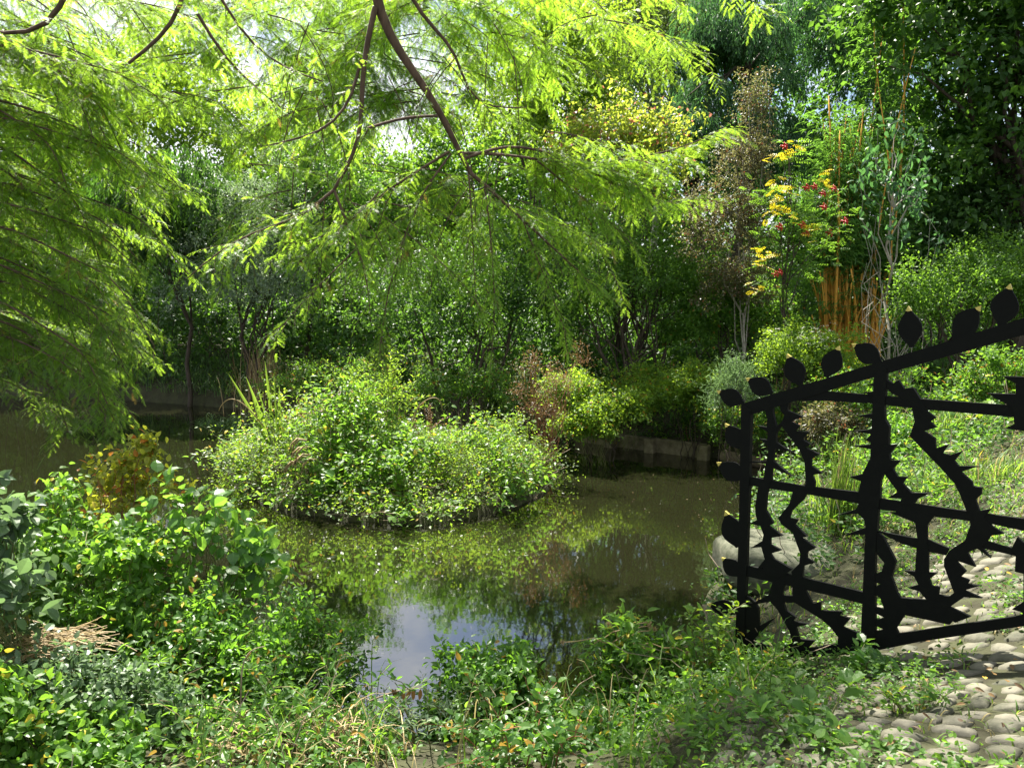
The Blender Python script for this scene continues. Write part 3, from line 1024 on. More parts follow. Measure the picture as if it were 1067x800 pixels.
# rowan with red berries and yellow leaves
def rowan():
    rng = np.random.default_rng(5)
    b = gb(826, 11.5)
    t = thing('rowan_tree', 'young rowan with red berry clusters and yellow autumn leaves', 'tree', b)
    tr, gl, yl = MB(), MB(), MB()
    top = at(822, 150, 11.5)
    P = bend(b - (0, 0, .1), top, 10, 0, .012, rng)
    tr.tube(P, np.linspace(.03, .008, 10), 6)
    ends = [(790, 245), (800, 200), (815, 165), (835, 185), (855, 205), (868, 235), (850, 262), (812, 260), (800, 285), (830, 225), (845, 240), (785, 215), (825, 150), (875, 215), (800, 310), (838, 290)]
    yspots = [(812, 160), (828, 152), (806, 195), (818, 197), (812, 207), (811, 218), (842, 232), (846, 240), (800, 270), (795, 268), (860, 190), (805, 222), (790, 300)]
    gspots = []
    for (ex, ey) in ends:
        e = at(ex, ey, 11.5 + rng.uniform(-.5, .4))
        k = rng.integers(3, 8)
        Q = bend(P[k], e, 6, .08, .03, rng)
        tr.tube(Q, np.linspace(.012, .004, 6), 4)
        for s in range(9):
            gspots.append(Q[rng.integers(2, 6)] + rng.normal(0, .10, 3))

    def sprays(mb, pts, n, L):
        pts = np.repeat(np.asarray(pts), n, 0) + rng.normal(0, .07, (len(pts) * n, 3))
        a = rng.uniform(0, 6.28, len(pts))
        D = np.stack([np.cos(a), np.sin(a), rng.uniform(-.5, .3, len(pts))], -1)
        feathers(mb, rng, pts, D, np.array((0, 0, 1.0)) + rng.normal(0, .35, (len(pts), 3)), np.full(len(pts), L), L, K=6, leaflet=.055, wid=.02, tpl=RHOMB, ang=1.1)
    sprays(gl, gspots, 4, .21)
    sprays(yl, [at(x, y, 11.0 + rng.uniform(-.2, .2)) for x, y in yspots], 6, .16)
    gl.build('crown', M['mid'], t)
    yl.build('yellow_foliage', M['yellow'], t)
    tr.build('trunk', M['bark2'], t)
    # berry clusters
    cm = MB()
    iv = np.array([(0, 0, 1), (.9, 0, .3), (.28, .85, .3), (-.72, .53, .3), (-.72, -.53, .3), (.28, -.85, .3), (0, 0, -.8)])
    it = [(0, 1, 2), (0, 2, 3), (0, 3, 4), (0, 4, 5), (0, 5, 1), (6, 2, 1), (6, 3, 2), (6, 4, 3), (6, 5, 4), (6, 1, 5)]
    for q in range(34):
        c = rng.normal(0, 1, 3) * np.array((.017, .017, .012))
        cm.add(iv * .012 + c, it)
    first = None
    for (x, y) in [(817, 153), (848, 195), (857, 202), (858, 216), (840, 196), (812, 237), (836, 235), (840, 244), (864, 243), (880, 231), (812, 284), (808, 286), (868, 197)]:
        pos = at(x, y, 11.1)
        if first is None:
            first = cm.build('berry_cluster', M['berry'], loc=(0, 0, 0), smooth=True)
            o = first
        else:
            o = first.copy()
            COL.objects.link(o)
        o.parent = t
        o.location = tuple(pos - np.array(t.location))
        o.scale = (1.25, 1.25, rng.uniform(1.1, 1.5))


rowan()


# pale stemmed shrub with large bluish leaves
def pale_shrub():
    rng = np.random.default_rng(9)
    b = gb(926, 11.8)
    t = thing('pale_stemmed_tree', 'pale stemmed small tree with sparse bluish leaves beside the golden canes', 'tree', b)
    tr, lf = MB(), MB()
    top = at(930, 160, 11.8)
    P = bend(b - (0, 0, .1), top, 10, 0, .015, rng)
    tr.tube(P, np.linspace(.026, .009, 10), 6)
    for ex, ey in [(905, 150), (915, 130), (935, 125), (955, 140), (960, 165), (970, 175), (895, 190), (905, 175), (945, 215), (955, 205), (930, 190), (985, 255), (965, 190), (890, 170)]:
        e = at(ex, ey, 11.8 + rng.uniform(-.5, .5))
        Q = bend(P[rng.integers(4, 9)], e, 7, .06, .03, rng)
        tr.tube(Q, np.linspace(.011, .003, 7), 4)
        n = 26
        p = Q[rng.integers(3, 7, n)] + rng.normal(0, .09, (n, 3))
        D = nrm(rng.normal(0, .6, (n, 3)) + np.array((0, 0, -.75)))
        lf.leaves(OVATE, p, D, rng.normal(0, .6, (n, 3)) + np.array((0, -.4, .7)), rng.uniform(.09, .16, n), .06, rng.random(n) * .9)
    for k in range(22):      # thin bare shoots
        s = b + np.array((rng.normal(0, .16), rng.normal(0, .12), 0))
        e = at(926 + rng.uniform(-30, 60), rng.uniform(215, 330), 11.8 + rng.uniform(-.4, .4))
        tr.tube(bend(s, e, 7, 0, .05, rng), np.linspace(.010, .003, 7), 4)
    lf.build('crown', M['blue'], t)
    tr.build('trunk', M['grey_bark'], t)


pale_shrub()

# shrub layer
B = broad_plant
pxtree(B, 'twisted_shrub', 'spreading shrub with twisted dark stems above the concrete edging', 'shrub', 660, 13.7,
       [(640, 300, 0, .8, .8, .55), (690, 290, 0, .9, .8, .6), (655, 260, .2, 1.1, .9, .6), (610, 320, .1, .6, .6, .45), (725, 310, 0, .6, .6, .55)],
       430, 22, .17, .05, .032, 'mid', trunk=(.045, .15), seed=21, stems=5, limbs=30, stem_name='trunk')
pxtree(B, 'dense_shrub', 'dense dark bush on the bank behind the island', 'shrub', 480, 14.5,
       [(430, 320, 0, 1.2, 1, .9), (490, 300, .4, 1.3, 1.1, 1.1), (540, 330, 0, 1.0, .9, .8), (560, 270, .5, 1.3, 1, 1.1)],
       480, 24, .2, .06, .042, 'ivy', trunk=(.05, .2), seed=22, stems=4, limbs=14)
pxtree(B, 'clipped_shrub', 'rounded dark leafy bush seen through the gap left of the limb', 'shrub', 320, 18,
       [(335, 265, 0, 1.2, 1.1, 1.2), (315, 200, 0, .9, .9, .9), (350, 190, .5, 1.2, 1.1, 1.2)],
       330, 24, .22, .07, .05, 'ivy', trunk=(.07, .2), seed=23, limbs=12)
pxtree(B, 'silvery_shrub', 'silvery leaved willow shrub glittering on the left far bank', 'shrub', 262, 17,
       [(262, 230, 0, 1.1, 1.0, 1.1), (245, 290, 0, 1.2, 1.0, 1.0), (285, 310, -.3, .9, .8, .7), (290, 250, .2, .9, .9, .9)],
       430, 22, .2, .075, .03, 'silver', trunk=(.05, .2), seed=24, stems=4, limbs=18)
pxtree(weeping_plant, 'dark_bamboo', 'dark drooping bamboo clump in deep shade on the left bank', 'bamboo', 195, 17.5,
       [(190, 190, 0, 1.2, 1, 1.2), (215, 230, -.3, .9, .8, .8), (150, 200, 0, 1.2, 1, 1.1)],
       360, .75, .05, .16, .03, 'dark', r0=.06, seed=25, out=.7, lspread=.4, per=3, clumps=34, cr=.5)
flowering = pxtree(B, 'low_flowering_shrub', 'low bright shrub dotted with pale flowers below the bamboo', 'shrub', 842, 10.6,
       [(842, 365, 0, .55, .5, .32), (815, 375, 0, .4, .4, .28), (870, 385, .1, .45, .45, .3)],
       240, 22, .10, .04, .025, 'lime', trunk=(.015, .1), seed=26, stems=5, limbs=12, stem_name='stem', leaf_name='foliage')
mb = MB()
frng = np.random.default_rng(8)
for k in range(34):
    c = at(frng.normal(845, 20), frng.normal(352, 7), 10.6 + frng.uniform(-.5, -.2))
    n_ = 14
    mb.leaves(RHOMB, c + frng.normal(0, .016, (n_, 3)) * (1, 1, .4), nrm(frng.normal(0, 1, (n_, 3)) * (1, 1, .3)), np.array((0, 0, 1.0)) + frng.normal(0, .3, (n_, 3)), .018, .014, frng.random(n_) * .9)
M['petal'] = leaf_mat('pale_petal', (.45, .45, .36), (.7, .7, .6), (.6, .6, .5), rough=.6, tr=.3)
mb.build('blossom', M['petal'], flowering)
pxtree(B, 'fresh_green_bush', 'fresh green bush at the foot of the big dark tree', 'shrub', 1015, 11.5,
       [(1000, 300, 0, .9, .8, .45), (1050, 285, .2, .9, .8, .5), (1080, 320, 0, .8, .7, .5), (965, 320, .2, .5, .5, .35)],
       380, 22, .16, .05, .03, 'mid', trunk=(.035, .1), seed=27, stems=5, limbs=14)
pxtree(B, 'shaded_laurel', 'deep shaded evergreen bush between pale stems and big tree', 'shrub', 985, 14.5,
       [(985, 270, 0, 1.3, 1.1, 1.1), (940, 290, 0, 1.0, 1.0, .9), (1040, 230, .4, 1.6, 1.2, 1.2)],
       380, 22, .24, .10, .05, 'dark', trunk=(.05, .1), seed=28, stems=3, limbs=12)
pxtree(B, 'yellow_green_shrub', 'low yellow green shrub on the bank above the edging post', 'shrub', 720, 11.9,
       [(725, 405, 0, .42, .4, .26), (700, 415, .2, .4, .35, .2), (748, 395, .2, .4, .4, .26)],
       240, 22, .11, .045, .03, 'lime', trunk=(.014, .1), seed=29, stems=4, limbs=10, stem_name='stem', leaf_name='foliage', odd=.03)
pxtree(B, 'bluish_spurge', 'grey blue spurge clump with narrow leaves behind the gate leaves', 'plant', 768, 10.4,
       [(770, 395, 0, .2, .2, .3), (752, 410, .1, .2, .2, .2), (785, 415, 0, .16, .2, .2)],
       60, 18, .12, .07, .012, 'greyleaf', trunk=(.008, .1), seed=30, stems=6, limbs=12, stem_name='stem', leaf_name='foliage')
pxtree(B, 'rust_brown_shrub', 'wispy withered rust brown shrub at the right end of the island', 'shrub', 572, 10.6,
       [(552, 385, 0, .16, .2, .36), (580, 400, .1, .3, .25, .26), (600, 375, .1, .22, .2, .2), (565, 430, 0, .3, .25, .3), (540, 415, 0, .14, .15, .3)],
       120, 12, .09, .024, .012, 'rust', bark='redstem', trunk=(.006, .1), seed=31, stems=14, limbs=60, stem_name='stem', leaf_name='foliage')
pxtree(B, 'mixed_leaf_shrub', 'light green waterside bush hanging over the concrete edging', 'shrub', 625, 11.6,
       [(615, 432, 0, .5, .45, .26), (655, 425, .3, .4, .4, .2), (595, 410, .4, .45, .45, .3)],
       270, 22, .12, .05, .03, 'lime', trunk=(.014, .1), seed=32, stems=5, limbs=14, stem_name='stem', leaf_name='foliage', odd=.03)
pxtree(B, 'glossy_dark_shrub', 'glossy dark bush under the slender column tree', 'shrub', 752, 13.4,
       [(750, 320, 0, .8, .7, .6), (785, 330, .1, .7, .6, .6), (720, 350, .2, .6, .6, .4)],
       300, 22, .15, .055, .035, 'mid', trunk=(.03, .15), seed=33, stems=4, limbs=18, odd=.02)
pxtree(B, 'sunlit_tree', 'sunlit pale green tree far behind the left boughs', 'tree', 120, 24,
       [(120, 120, 0, 2.4, 2, 2), (40, 160, 0, 2.2, 2, 2.2), (190, 100, .5, 1.8, 1.6, 2), (70, 260, 0, 2.4, 2, 1.8)],
       420, 26, .4, .15, .10, 'lime', trunk=(.18, .3), seed=34, limbs=20)
pxtree(B, 'tall_background_tree', 'tall mid green tree closing the view behind the limb', 'tree', 440, 26,
       [(430, 205, 0, 2.6, 2, 1.7), (510, 170, 0, 2.2, 2, 1.9), (370, 240, 0, 2.2, 2, 1.6), (480, 240, 0, 2.6, 2, 1.8)],
       480, 26, .42, .15, .10, 'mid', trunk=(.2, .3), seed=35, limbs=22)
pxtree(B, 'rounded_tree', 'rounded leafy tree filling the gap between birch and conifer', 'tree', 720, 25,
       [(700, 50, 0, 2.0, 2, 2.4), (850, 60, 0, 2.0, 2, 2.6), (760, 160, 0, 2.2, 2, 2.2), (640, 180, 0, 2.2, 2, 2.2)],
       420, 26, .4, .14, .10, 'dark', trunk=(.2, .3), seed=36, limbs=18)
pxtree(B, 'airy_tree', 'airy small leaved tree against the sky left of the limb', 'tree', 300, 23,
       [(300, 135, 0, 1.8, 1.6, 1.3), (270, 175, 0, 1.9, 1.6, 1.4), (225, 140, 0, 1.5, 1.5, 1.2), (350, 165, 0, 1.4, 1.3, 1.1)],
       260, 22, .36, .11, .07, 'lime', trunk=(.12, .35), seed=37, limbs=26)

# far-off wood that closes the view (reads as one mass)
rng = np.random.default_rng(40)
mb = MB()
bl = []
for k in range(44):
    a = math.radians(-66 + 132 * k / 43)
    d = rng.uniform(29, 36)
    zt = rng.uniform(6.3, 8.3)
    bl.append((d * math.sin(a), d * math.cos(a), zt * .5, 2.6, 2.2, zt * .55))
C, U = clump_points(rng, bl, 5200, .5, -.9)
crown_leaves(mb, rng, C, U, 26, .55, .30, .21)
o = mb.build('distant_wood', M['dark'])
tag(o, 'dark wood closing the view beyond the garden', kind='stuff')

# ground cover on the far bank and along the right bank
def scatter(poly_px=None, n=1000, box=None, cond=None, rng=rng):
    x = rng.uniform(box[0], box[1], n)
    y = rng.uniform(box[2], box[3], n)
    P = np.stack([x, y], -1)
    d = poly_sd(P, POND)
    k = cond(x, y, d)
    x, y = x[k], y[k]
    return np.stack([x, y, height(x, y)], -1)


mb = MB()
P = scatter(n=46000, box=(-22, 9, 8, 25), cond=lambda x, y, d: (d > .02) & (poly_sd(np.stack([x, y], -1), PATH) > .1))
n = len(P)
hh = rng.random(n) ** 1.6 * (.25 + .35 * np.sin(P[:, 0] * 1.7 + P[:, 1]) ** 2)
P[:, 2] += hh
D = nrm(np.stack([rng.normal(size=n), rng.normal(size=n), rng.normal(.1, .5, n)], -1))
mb.leaves(RHOMB, P, D, np.array((0, 0, 1.0)) + rng.normal(0, .5, (n, 3)), rng.uniform(.05, .11, n), rng.uniform(.03, .06, n),
          np.clip(.5 + .4 * np.sin(P[:, 0] * 2.3) * np.sin(P[:, 1] * 1.9) + rng.normal(0, .15, n), 0, .94))
o = mb.build('ground_cover', M['mid'])
tag(o, 'low leafy ground cover on the far bank', kind='stuff')

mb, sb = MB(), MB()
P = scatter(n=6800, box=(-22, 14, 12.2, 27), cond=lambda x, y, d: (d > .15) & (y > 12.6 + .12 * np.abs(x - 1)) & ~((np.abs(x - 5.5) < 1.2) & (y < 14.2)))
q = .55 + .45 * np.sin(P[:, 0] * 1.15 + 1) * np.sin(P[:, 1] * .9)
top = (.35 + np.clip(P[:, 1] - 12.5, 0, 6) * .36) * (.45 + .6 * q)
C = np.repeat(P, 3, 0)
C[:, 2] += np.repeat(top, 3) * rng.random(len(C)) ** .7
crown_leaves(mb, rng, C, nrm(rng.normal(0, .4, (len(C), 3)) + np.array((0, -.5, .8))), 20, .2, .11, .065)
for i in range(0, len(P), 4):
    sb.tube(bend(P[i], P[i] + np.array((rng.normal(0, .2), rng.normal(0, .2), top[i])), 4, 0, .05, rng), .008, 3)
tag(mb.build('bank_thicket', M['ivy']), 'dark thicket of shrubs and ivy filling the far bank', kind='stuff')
tag(sb.build('thicket_stalks', M['bark2']), 'thin dark stalks within the far bank thicket', kind='stuff')

mb = MB()
cond = lambda x, y, d: (d > .05) & (d < 3.2) & (x > .9) & (y > 4.9) & (y < 12)
P = scatter(n=26000, box=(.9, 6.5, 4.7, 12), cond=cond)
sd = poly_sd(P[:, :2], PATH)
P = P[(rng.random(len(P)) < np.where(sd > 0, .4, np.where(P[:, 1] > 4.6, .42, .2)) * np.where(P[:, 1] > 8.3, .4, 1) * np.where(np.sin(P[:, 0] * 3) * np.sin(P[:, 1] * 2.2) > 0, 1, .45))]
blade_mesh(mb, rng, P, 0, .17, .10, .008, arch=.5, tint_odd=.3)
P2 = scatter(n=5000, box=(.4, 5, 1.4, 5.2), cond=lambda x, y, d: (d > .2) & (poly_sd(np.stack([x, y], -1), PATH) < .2) & (np.sin(x * 5 + 2 * np.sin(y * 3)) * np.sin(y * 4.3) > .0))
blade_mesh(mb, rng, P2, 0, .07, .05, .006, arch=.5, tint_odd=.15)
o = mb.build('grass', M['grass'])
tag(o, 'rough sunlit grass on the right bank and between cobbles', kind='stuff')

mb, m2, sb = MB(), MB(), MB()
P = scatter(n=5200, box=(1.2, 8, 5.6, 13), cond=lambda x, y, d: (d > .05) & (poly_sd(np.stack([x, y], -1), PATH) > .15) & (y > 5.6 + .0 * x) & (rng.random(len(x)) < np.where((y > 8.3) & (x > 3.2), .45, 1)))  # thinned on the far slope: dark soil showing through stands in for tree shade
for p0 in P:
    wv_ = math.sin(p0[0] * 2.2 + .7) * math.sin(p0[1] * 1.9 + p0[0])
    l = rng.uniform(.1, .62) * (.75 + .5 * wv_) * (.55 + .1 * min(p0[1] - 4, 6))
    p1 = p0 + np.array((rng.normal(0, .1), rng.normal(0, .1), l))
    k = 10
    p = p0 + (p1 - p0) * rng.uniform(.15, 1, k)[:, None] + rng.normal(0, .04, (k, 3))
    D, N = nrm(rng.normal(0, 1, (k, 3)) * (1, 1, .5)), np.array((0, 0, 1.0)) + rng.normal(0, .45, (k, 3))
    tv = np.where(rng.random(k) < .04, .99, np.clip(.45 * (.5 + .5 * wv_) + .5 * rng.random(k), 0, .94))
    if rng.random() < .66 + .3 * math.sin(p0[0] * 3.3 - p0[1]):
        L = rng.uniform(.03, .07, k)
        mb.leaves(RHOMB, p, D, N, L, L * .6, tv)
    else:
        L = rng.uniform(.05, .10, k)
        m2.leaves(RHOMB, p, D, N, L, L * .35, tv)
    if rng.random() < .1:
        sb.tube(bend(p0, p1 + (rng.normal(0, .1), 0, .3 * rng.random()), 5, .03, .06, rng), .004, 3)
tag(mb.build('slope_weeds', M['ivy']), 'low mixed weeds covering the slope beyond the gate', kind='stuff')  # darker leaf colour stands in for the big tree's shade
tag(m2.build('slope_herbs', M['nettle']), 'pale narrow leaved weeds scattered on the slope beyond the gate', kind='stuff')
tag(sb.build('slope_stalks', M['twig']), 'dry stalks sticking out of the weeds beyond the gate', kind='stuff')
for nm, lab, bx, Y, bl, n_, lf_, sd_ in (
        ('slope_shrub', 'bushy green shrub on the slope seen between top rail and main upright', 900, 9.6, [(880, 405, 0, .4, .4, .3), (925, 400, .1, .4, .4, .3), (905, 425, -.2, .35, .35, .25)], 110, 'mid', 201),
        ('dry_herb', 'half dried yellowish herb just left of the main gate upright', 862, 9.2, [(862, 440, 0, .28, .3, .22), (885, 448, 0, .2, .2, .2)], 80, 'brown', 202),
        ('tall_weed', 'tall weedy clump at the right frame edge above the gate rail', 1045, 9.0, [(1040, 385, 0, .35, .3, .32), (1065, 400, 0, .3, .3, .3), (1010, 405, .1, .25, .25, .22)], 120, 'mid', 203),
        ('leafy_clump', 'dark leafy clump between the main upright and the arching gate stem', 945, 8.2, [(942, 455, 0, .3, .3, .2), (925, 480, -.2, .25, .25, .18)], 80, 'fore', 204),
        ('sunny_bush', 'sunny light green bush in front of the twisted stems', 655, 12.6, [(640, 400, 0, .4, .35, .25), (675, 392, .1, .4, .35, .25), (660, 415, -.2, .35, .3, .2)], 120, 'lime', 206),
        ('ivy_bank', 'ivy covered hump on the bank straight behind the island top', 470, 13.2, [(450, 405, 0, .5, .4, .28), (500, 400, .1, .5, .4, .3), (540, 410, 0, .4, .35, .25)], 150, 'mid', 207),
        ('bank_nettles', 'pale green nettle stand at the far right of the edging', 765, 11.2, [(750, 435, 0, .3, .3, .2), (785, 445, -.1, .3, .3, .2), (800, 425, .2, .3, .3, .22)], 120, 'nettle', 208),
        ('left_bank_bush', 'leafy bush low on the far bank left of the island', 330, 14.6, [(320, 395, 0, .5, .4, .3), (365, 390, .1, .5, .4, .35), (290, 400, 0, .4, .35, .22)], 130, 'mid', 209),
        ('overhanging_weed', 'weeds spilling over the left part of the concrete edging', 632, 11.4, [(598, 445, 0, .26, .25, .14), (628, 447, .1, .2, .2, .10)], 110, 'lime', 205)):
    pxtree(B, nm, lab, 'shrub' if 'shrub' in nm else 'weed', bx, Y, bl, n_, 16, .09, .05, .026, lf_, bark='stem', trunk=(.006, .1), seed=sd_, stems=6, limbs=24,
           stem_name='stem', leaf_name='foliage', inner=.2, zmin=-.9, odd=.05)

# ------------------------------------------------------------------ stone and timber at the water's edge
def box_mesh(mb, c, half, ax, bev=.012, rng=None, rough=.0):
    """bevelled box: centre c, half sizes, ax = unit direction of its length in plan"""
    hx, hy, hz_ = half
    g = [-1, -1 + bev / hx, 1 - bev / hx, 1]
    import itertools
    bm_v, bm_t = [], []
    u = np.array((ax[0], ax[1], 0))
    v = np.array((-ax[1], ax[0], 0))
    w = np.array((0, 0, 1.0))

    def face(o, a, b, na, nb):
        base = len(bm_v)
        # inset face quad
        for (sa, sb) in ((-1, -1), (1, -1), (1, 1), (-1, 1)):
            bm_v.append((o, a, b, sa, sb, na, nb))
    # simple chamfered box: 24 vertices
    pts = []
    idx = {}
    H = (hx, hy, hz_)
    for s in itertools.product((-1, 1), repeat=3):
        for k in range(3):
            q = [s[i] * (H[i] - (0 if i == k else bev)) for i in range(3)]
            idx[(s, k)] = len(pts)
            pts.append(q)
    tris = []

    def quad(a, b, cc, d):
        tris.extend([(a, b, cc), (a, cc, d)])
    for k in range(3):
        i, j = [q for q in range(3) if q != k]
        for sk in (-1, 1):
            L = []
            for (si, sj) in ((-1, -1), (1, -1), (1, 1), (-1, 1)):
                s = [0, 0, 0]
                s[k], s[i], s[j] = sk, si, sj
                L.append(idx[(tuple(s), k)])
            quad(*L)
    for k in range(3):          # edges along axis k
        i, j = [q for q in range(3) if q != k]
        for si, sj in itertools.product((-1, 1), repeat=2):
            s1, s2 = [0, 0, 0], [0, 0, 0]
            s1[k], s2[k] = -1, 1
            s1[i] = s2[i] = si
            s1[j] = s2[j] = sj
            quad(idx[(tuple(s1), i)], idx[(tuple(s2), i)], idx[(tuple(s2), j)], idx[(tuple(s1), j)])
    for s in itertools.product((-1, 1), repeat=3):
        tris.append((idx[(s, 0)], idx[(s, 1)], idx[(s, 2)]))
    pts = np.array(pts)
    V = np.asarray(c) + pts[:, 0:1] * u + pts[:, 1:2] * v + pts[:, 2:3] * w
    mb.add(V, tris)


def edging():
    a, b = atz(600, 459)[:2], atz(742, 478)[:2]
    ax = nrm(b - a)
    L = np.linalg.norm(b - a)
    t = thing('concrete_edging', 'low weathered concrete edging with square posts along the far bank', 'edging', (*((a + b) / 2), 0))
    nrm_ = np.array((ax[1], -ax[0]))
    nrm_ = nrm_ if nrm_[1] < 0 else -nrm_
    fr = [0, .28, .60, .96]
    for i in range(3):
        p, q = a + ax * L * fr[i], a + ax * L * fr[i + 1]
        mb = MB()
        c = (p + q) / 2
        box_mesh(mb, (c[0], c[1], 0.03), (np.linalg.norm(q - p) / 2 - .006, .06, .18 + .012 * (i - 1)), ax, .012)
        mb.build('panel', M['concrete'], t)
    for f in (.30, .60, .965):
        c = a + ax * L * f + nrm_ * .13
        mb = MB()
        box_mesh(mb, (c[0], c[1], .03), (.085, .075, .2), ax, .012)
        mb.build('post', M['concrete'], t)
    # timber log to the right of it
    a2, b2 = atz(752, 480)[:2], atz(845, 494)[:2]
    P = np.array([(*(a2 + (b2 - a2) * s), .07 + .01 * math.sin(s * 9)) for s in np.linspace(0, 1, 9)])
    mb = MB()
    mb.tube(P, .085 + .006 * np.sin(np.arange(9) * 2.1), 10)
    o = mb.build('edging_log', M['log'], loc=tuple(P[4]), smooth=True)
    tag(o, 'weathered round log lying along the water right of the concrete edging', 'log')


edging()


def boulder():
    rng = np.random.default_rng(2)
    c = at(843, 580, 6.0)
    n1, n2 = 28, 20
    th = np.linspace(0, 2 * math.pi, n1, endpoint=False)
    ph = np.linspace(-math.pi / 2, math.pi / 2, n2)
    TH, PH = np.meshgrid(th, ph)
    e = .40
    f = lambda v: np.sign(v) * np.abs(v) ** e
    x = f(np.cos(PH)) * f(np.cos(TH)) * .72
    y = f(np.cos(PH)) * f(np.sin(TH)) * .42
    z = f(np.sin(PH)) * .21 * (1 - .25 * np.abs(x))
    z = z - x * .16 + .02 * np.sin(x * 5 + 1) * np.cos(y * 6)
    x = x + z * .1
    bump_ = .035 * np.sin(x * 7 + 2 * np.sin(y * 6)) + .03 * np.sin(y * 9 + z * 8) + .02 * np.sin(x * 17 + z * 13)
    x, y, z = x * (1 + bump_), y * (1 + bump_), z * (1 + bump_ * 1.5)
    V = np.stack([x, y, z], -1).reshape(-1, 3)
    a = math.radians(-14)
    Rz = np.array([(math.cos(a), -math.sin(a), 0), (math.sin(a), math.cos(a), 0), (0, 0, 1)])
    V = V @ Rz.T + np.array((c[0], c[1], c[2] - .12))
    T = []
    for i in range(n2 - 1):
        for j in range(n1):
            A, Bq = i * n1 + j, i * n1 + (j + 1) % n1
            T += [(A, Bq, Bq + n1), (A, Bq + n1, A + n1)]
    o = mesh_obj('granite_boulder', V, T, M['granite'], smooth=True, loc=tuple(c))
    tag(o, 'smooth grey speckled boulder at the water behind the gate', 'boulder')


boulder()


# ------------------------------------------------------------------ the black gate of thorny stems and leaves
GU = np.array((.69, -.724, 0))
GU = GU / np.linalg.norm(GU)
GP = at(776, 690, 4.45)
GN = np.array((GU[1], -GU[0], 0))
GN = GN if GN[1] < 0 else -GN          # towards the camera side


def gpt(px, py):
    d = ray(px, py)
    t = ((GP - C0) @ GN) / (d @ GN)
    return C0 + d * t


def plate(name, poly, parent, mat='gate', th=.012, off=0.0):
    """a flat steel shape cut out along an outline, with real thickness"""
    pts = np.array([gpt(*p) for p in poly])
    n = len(pts)
    F_ = pts + GN * (th / 2 + off)
    K = pts - GN * (th / 2 - off)
    V = np.concatenate([F_, K]) - np.array(parent.location if parent.parent is None else parent.parent.location)
    faces = [list(range(n)), list(range(2 * n - 1, n - 1, -1))] + [[i, i + n, (i + 1) % n + n, (i + 1) % n] for i in range(n)]
    me = bpy.data.meshes.new(name)
    me.from_pydata([tuple(v) for v in V], [], faces)
    me.update()
    import bmesh
    bm = bmesh.new()
    bm.from_mesh(me)
    bmesh.ops.recalc_face_normals(bm, faces=bm.faces)
    bm.to_mesh(me)
    bm.free()
    me.materials.append(M[mat])
    o = bpy.data.objects.new(name, me)
    COL.objects.link(o)
    o.parent = parent
    return o


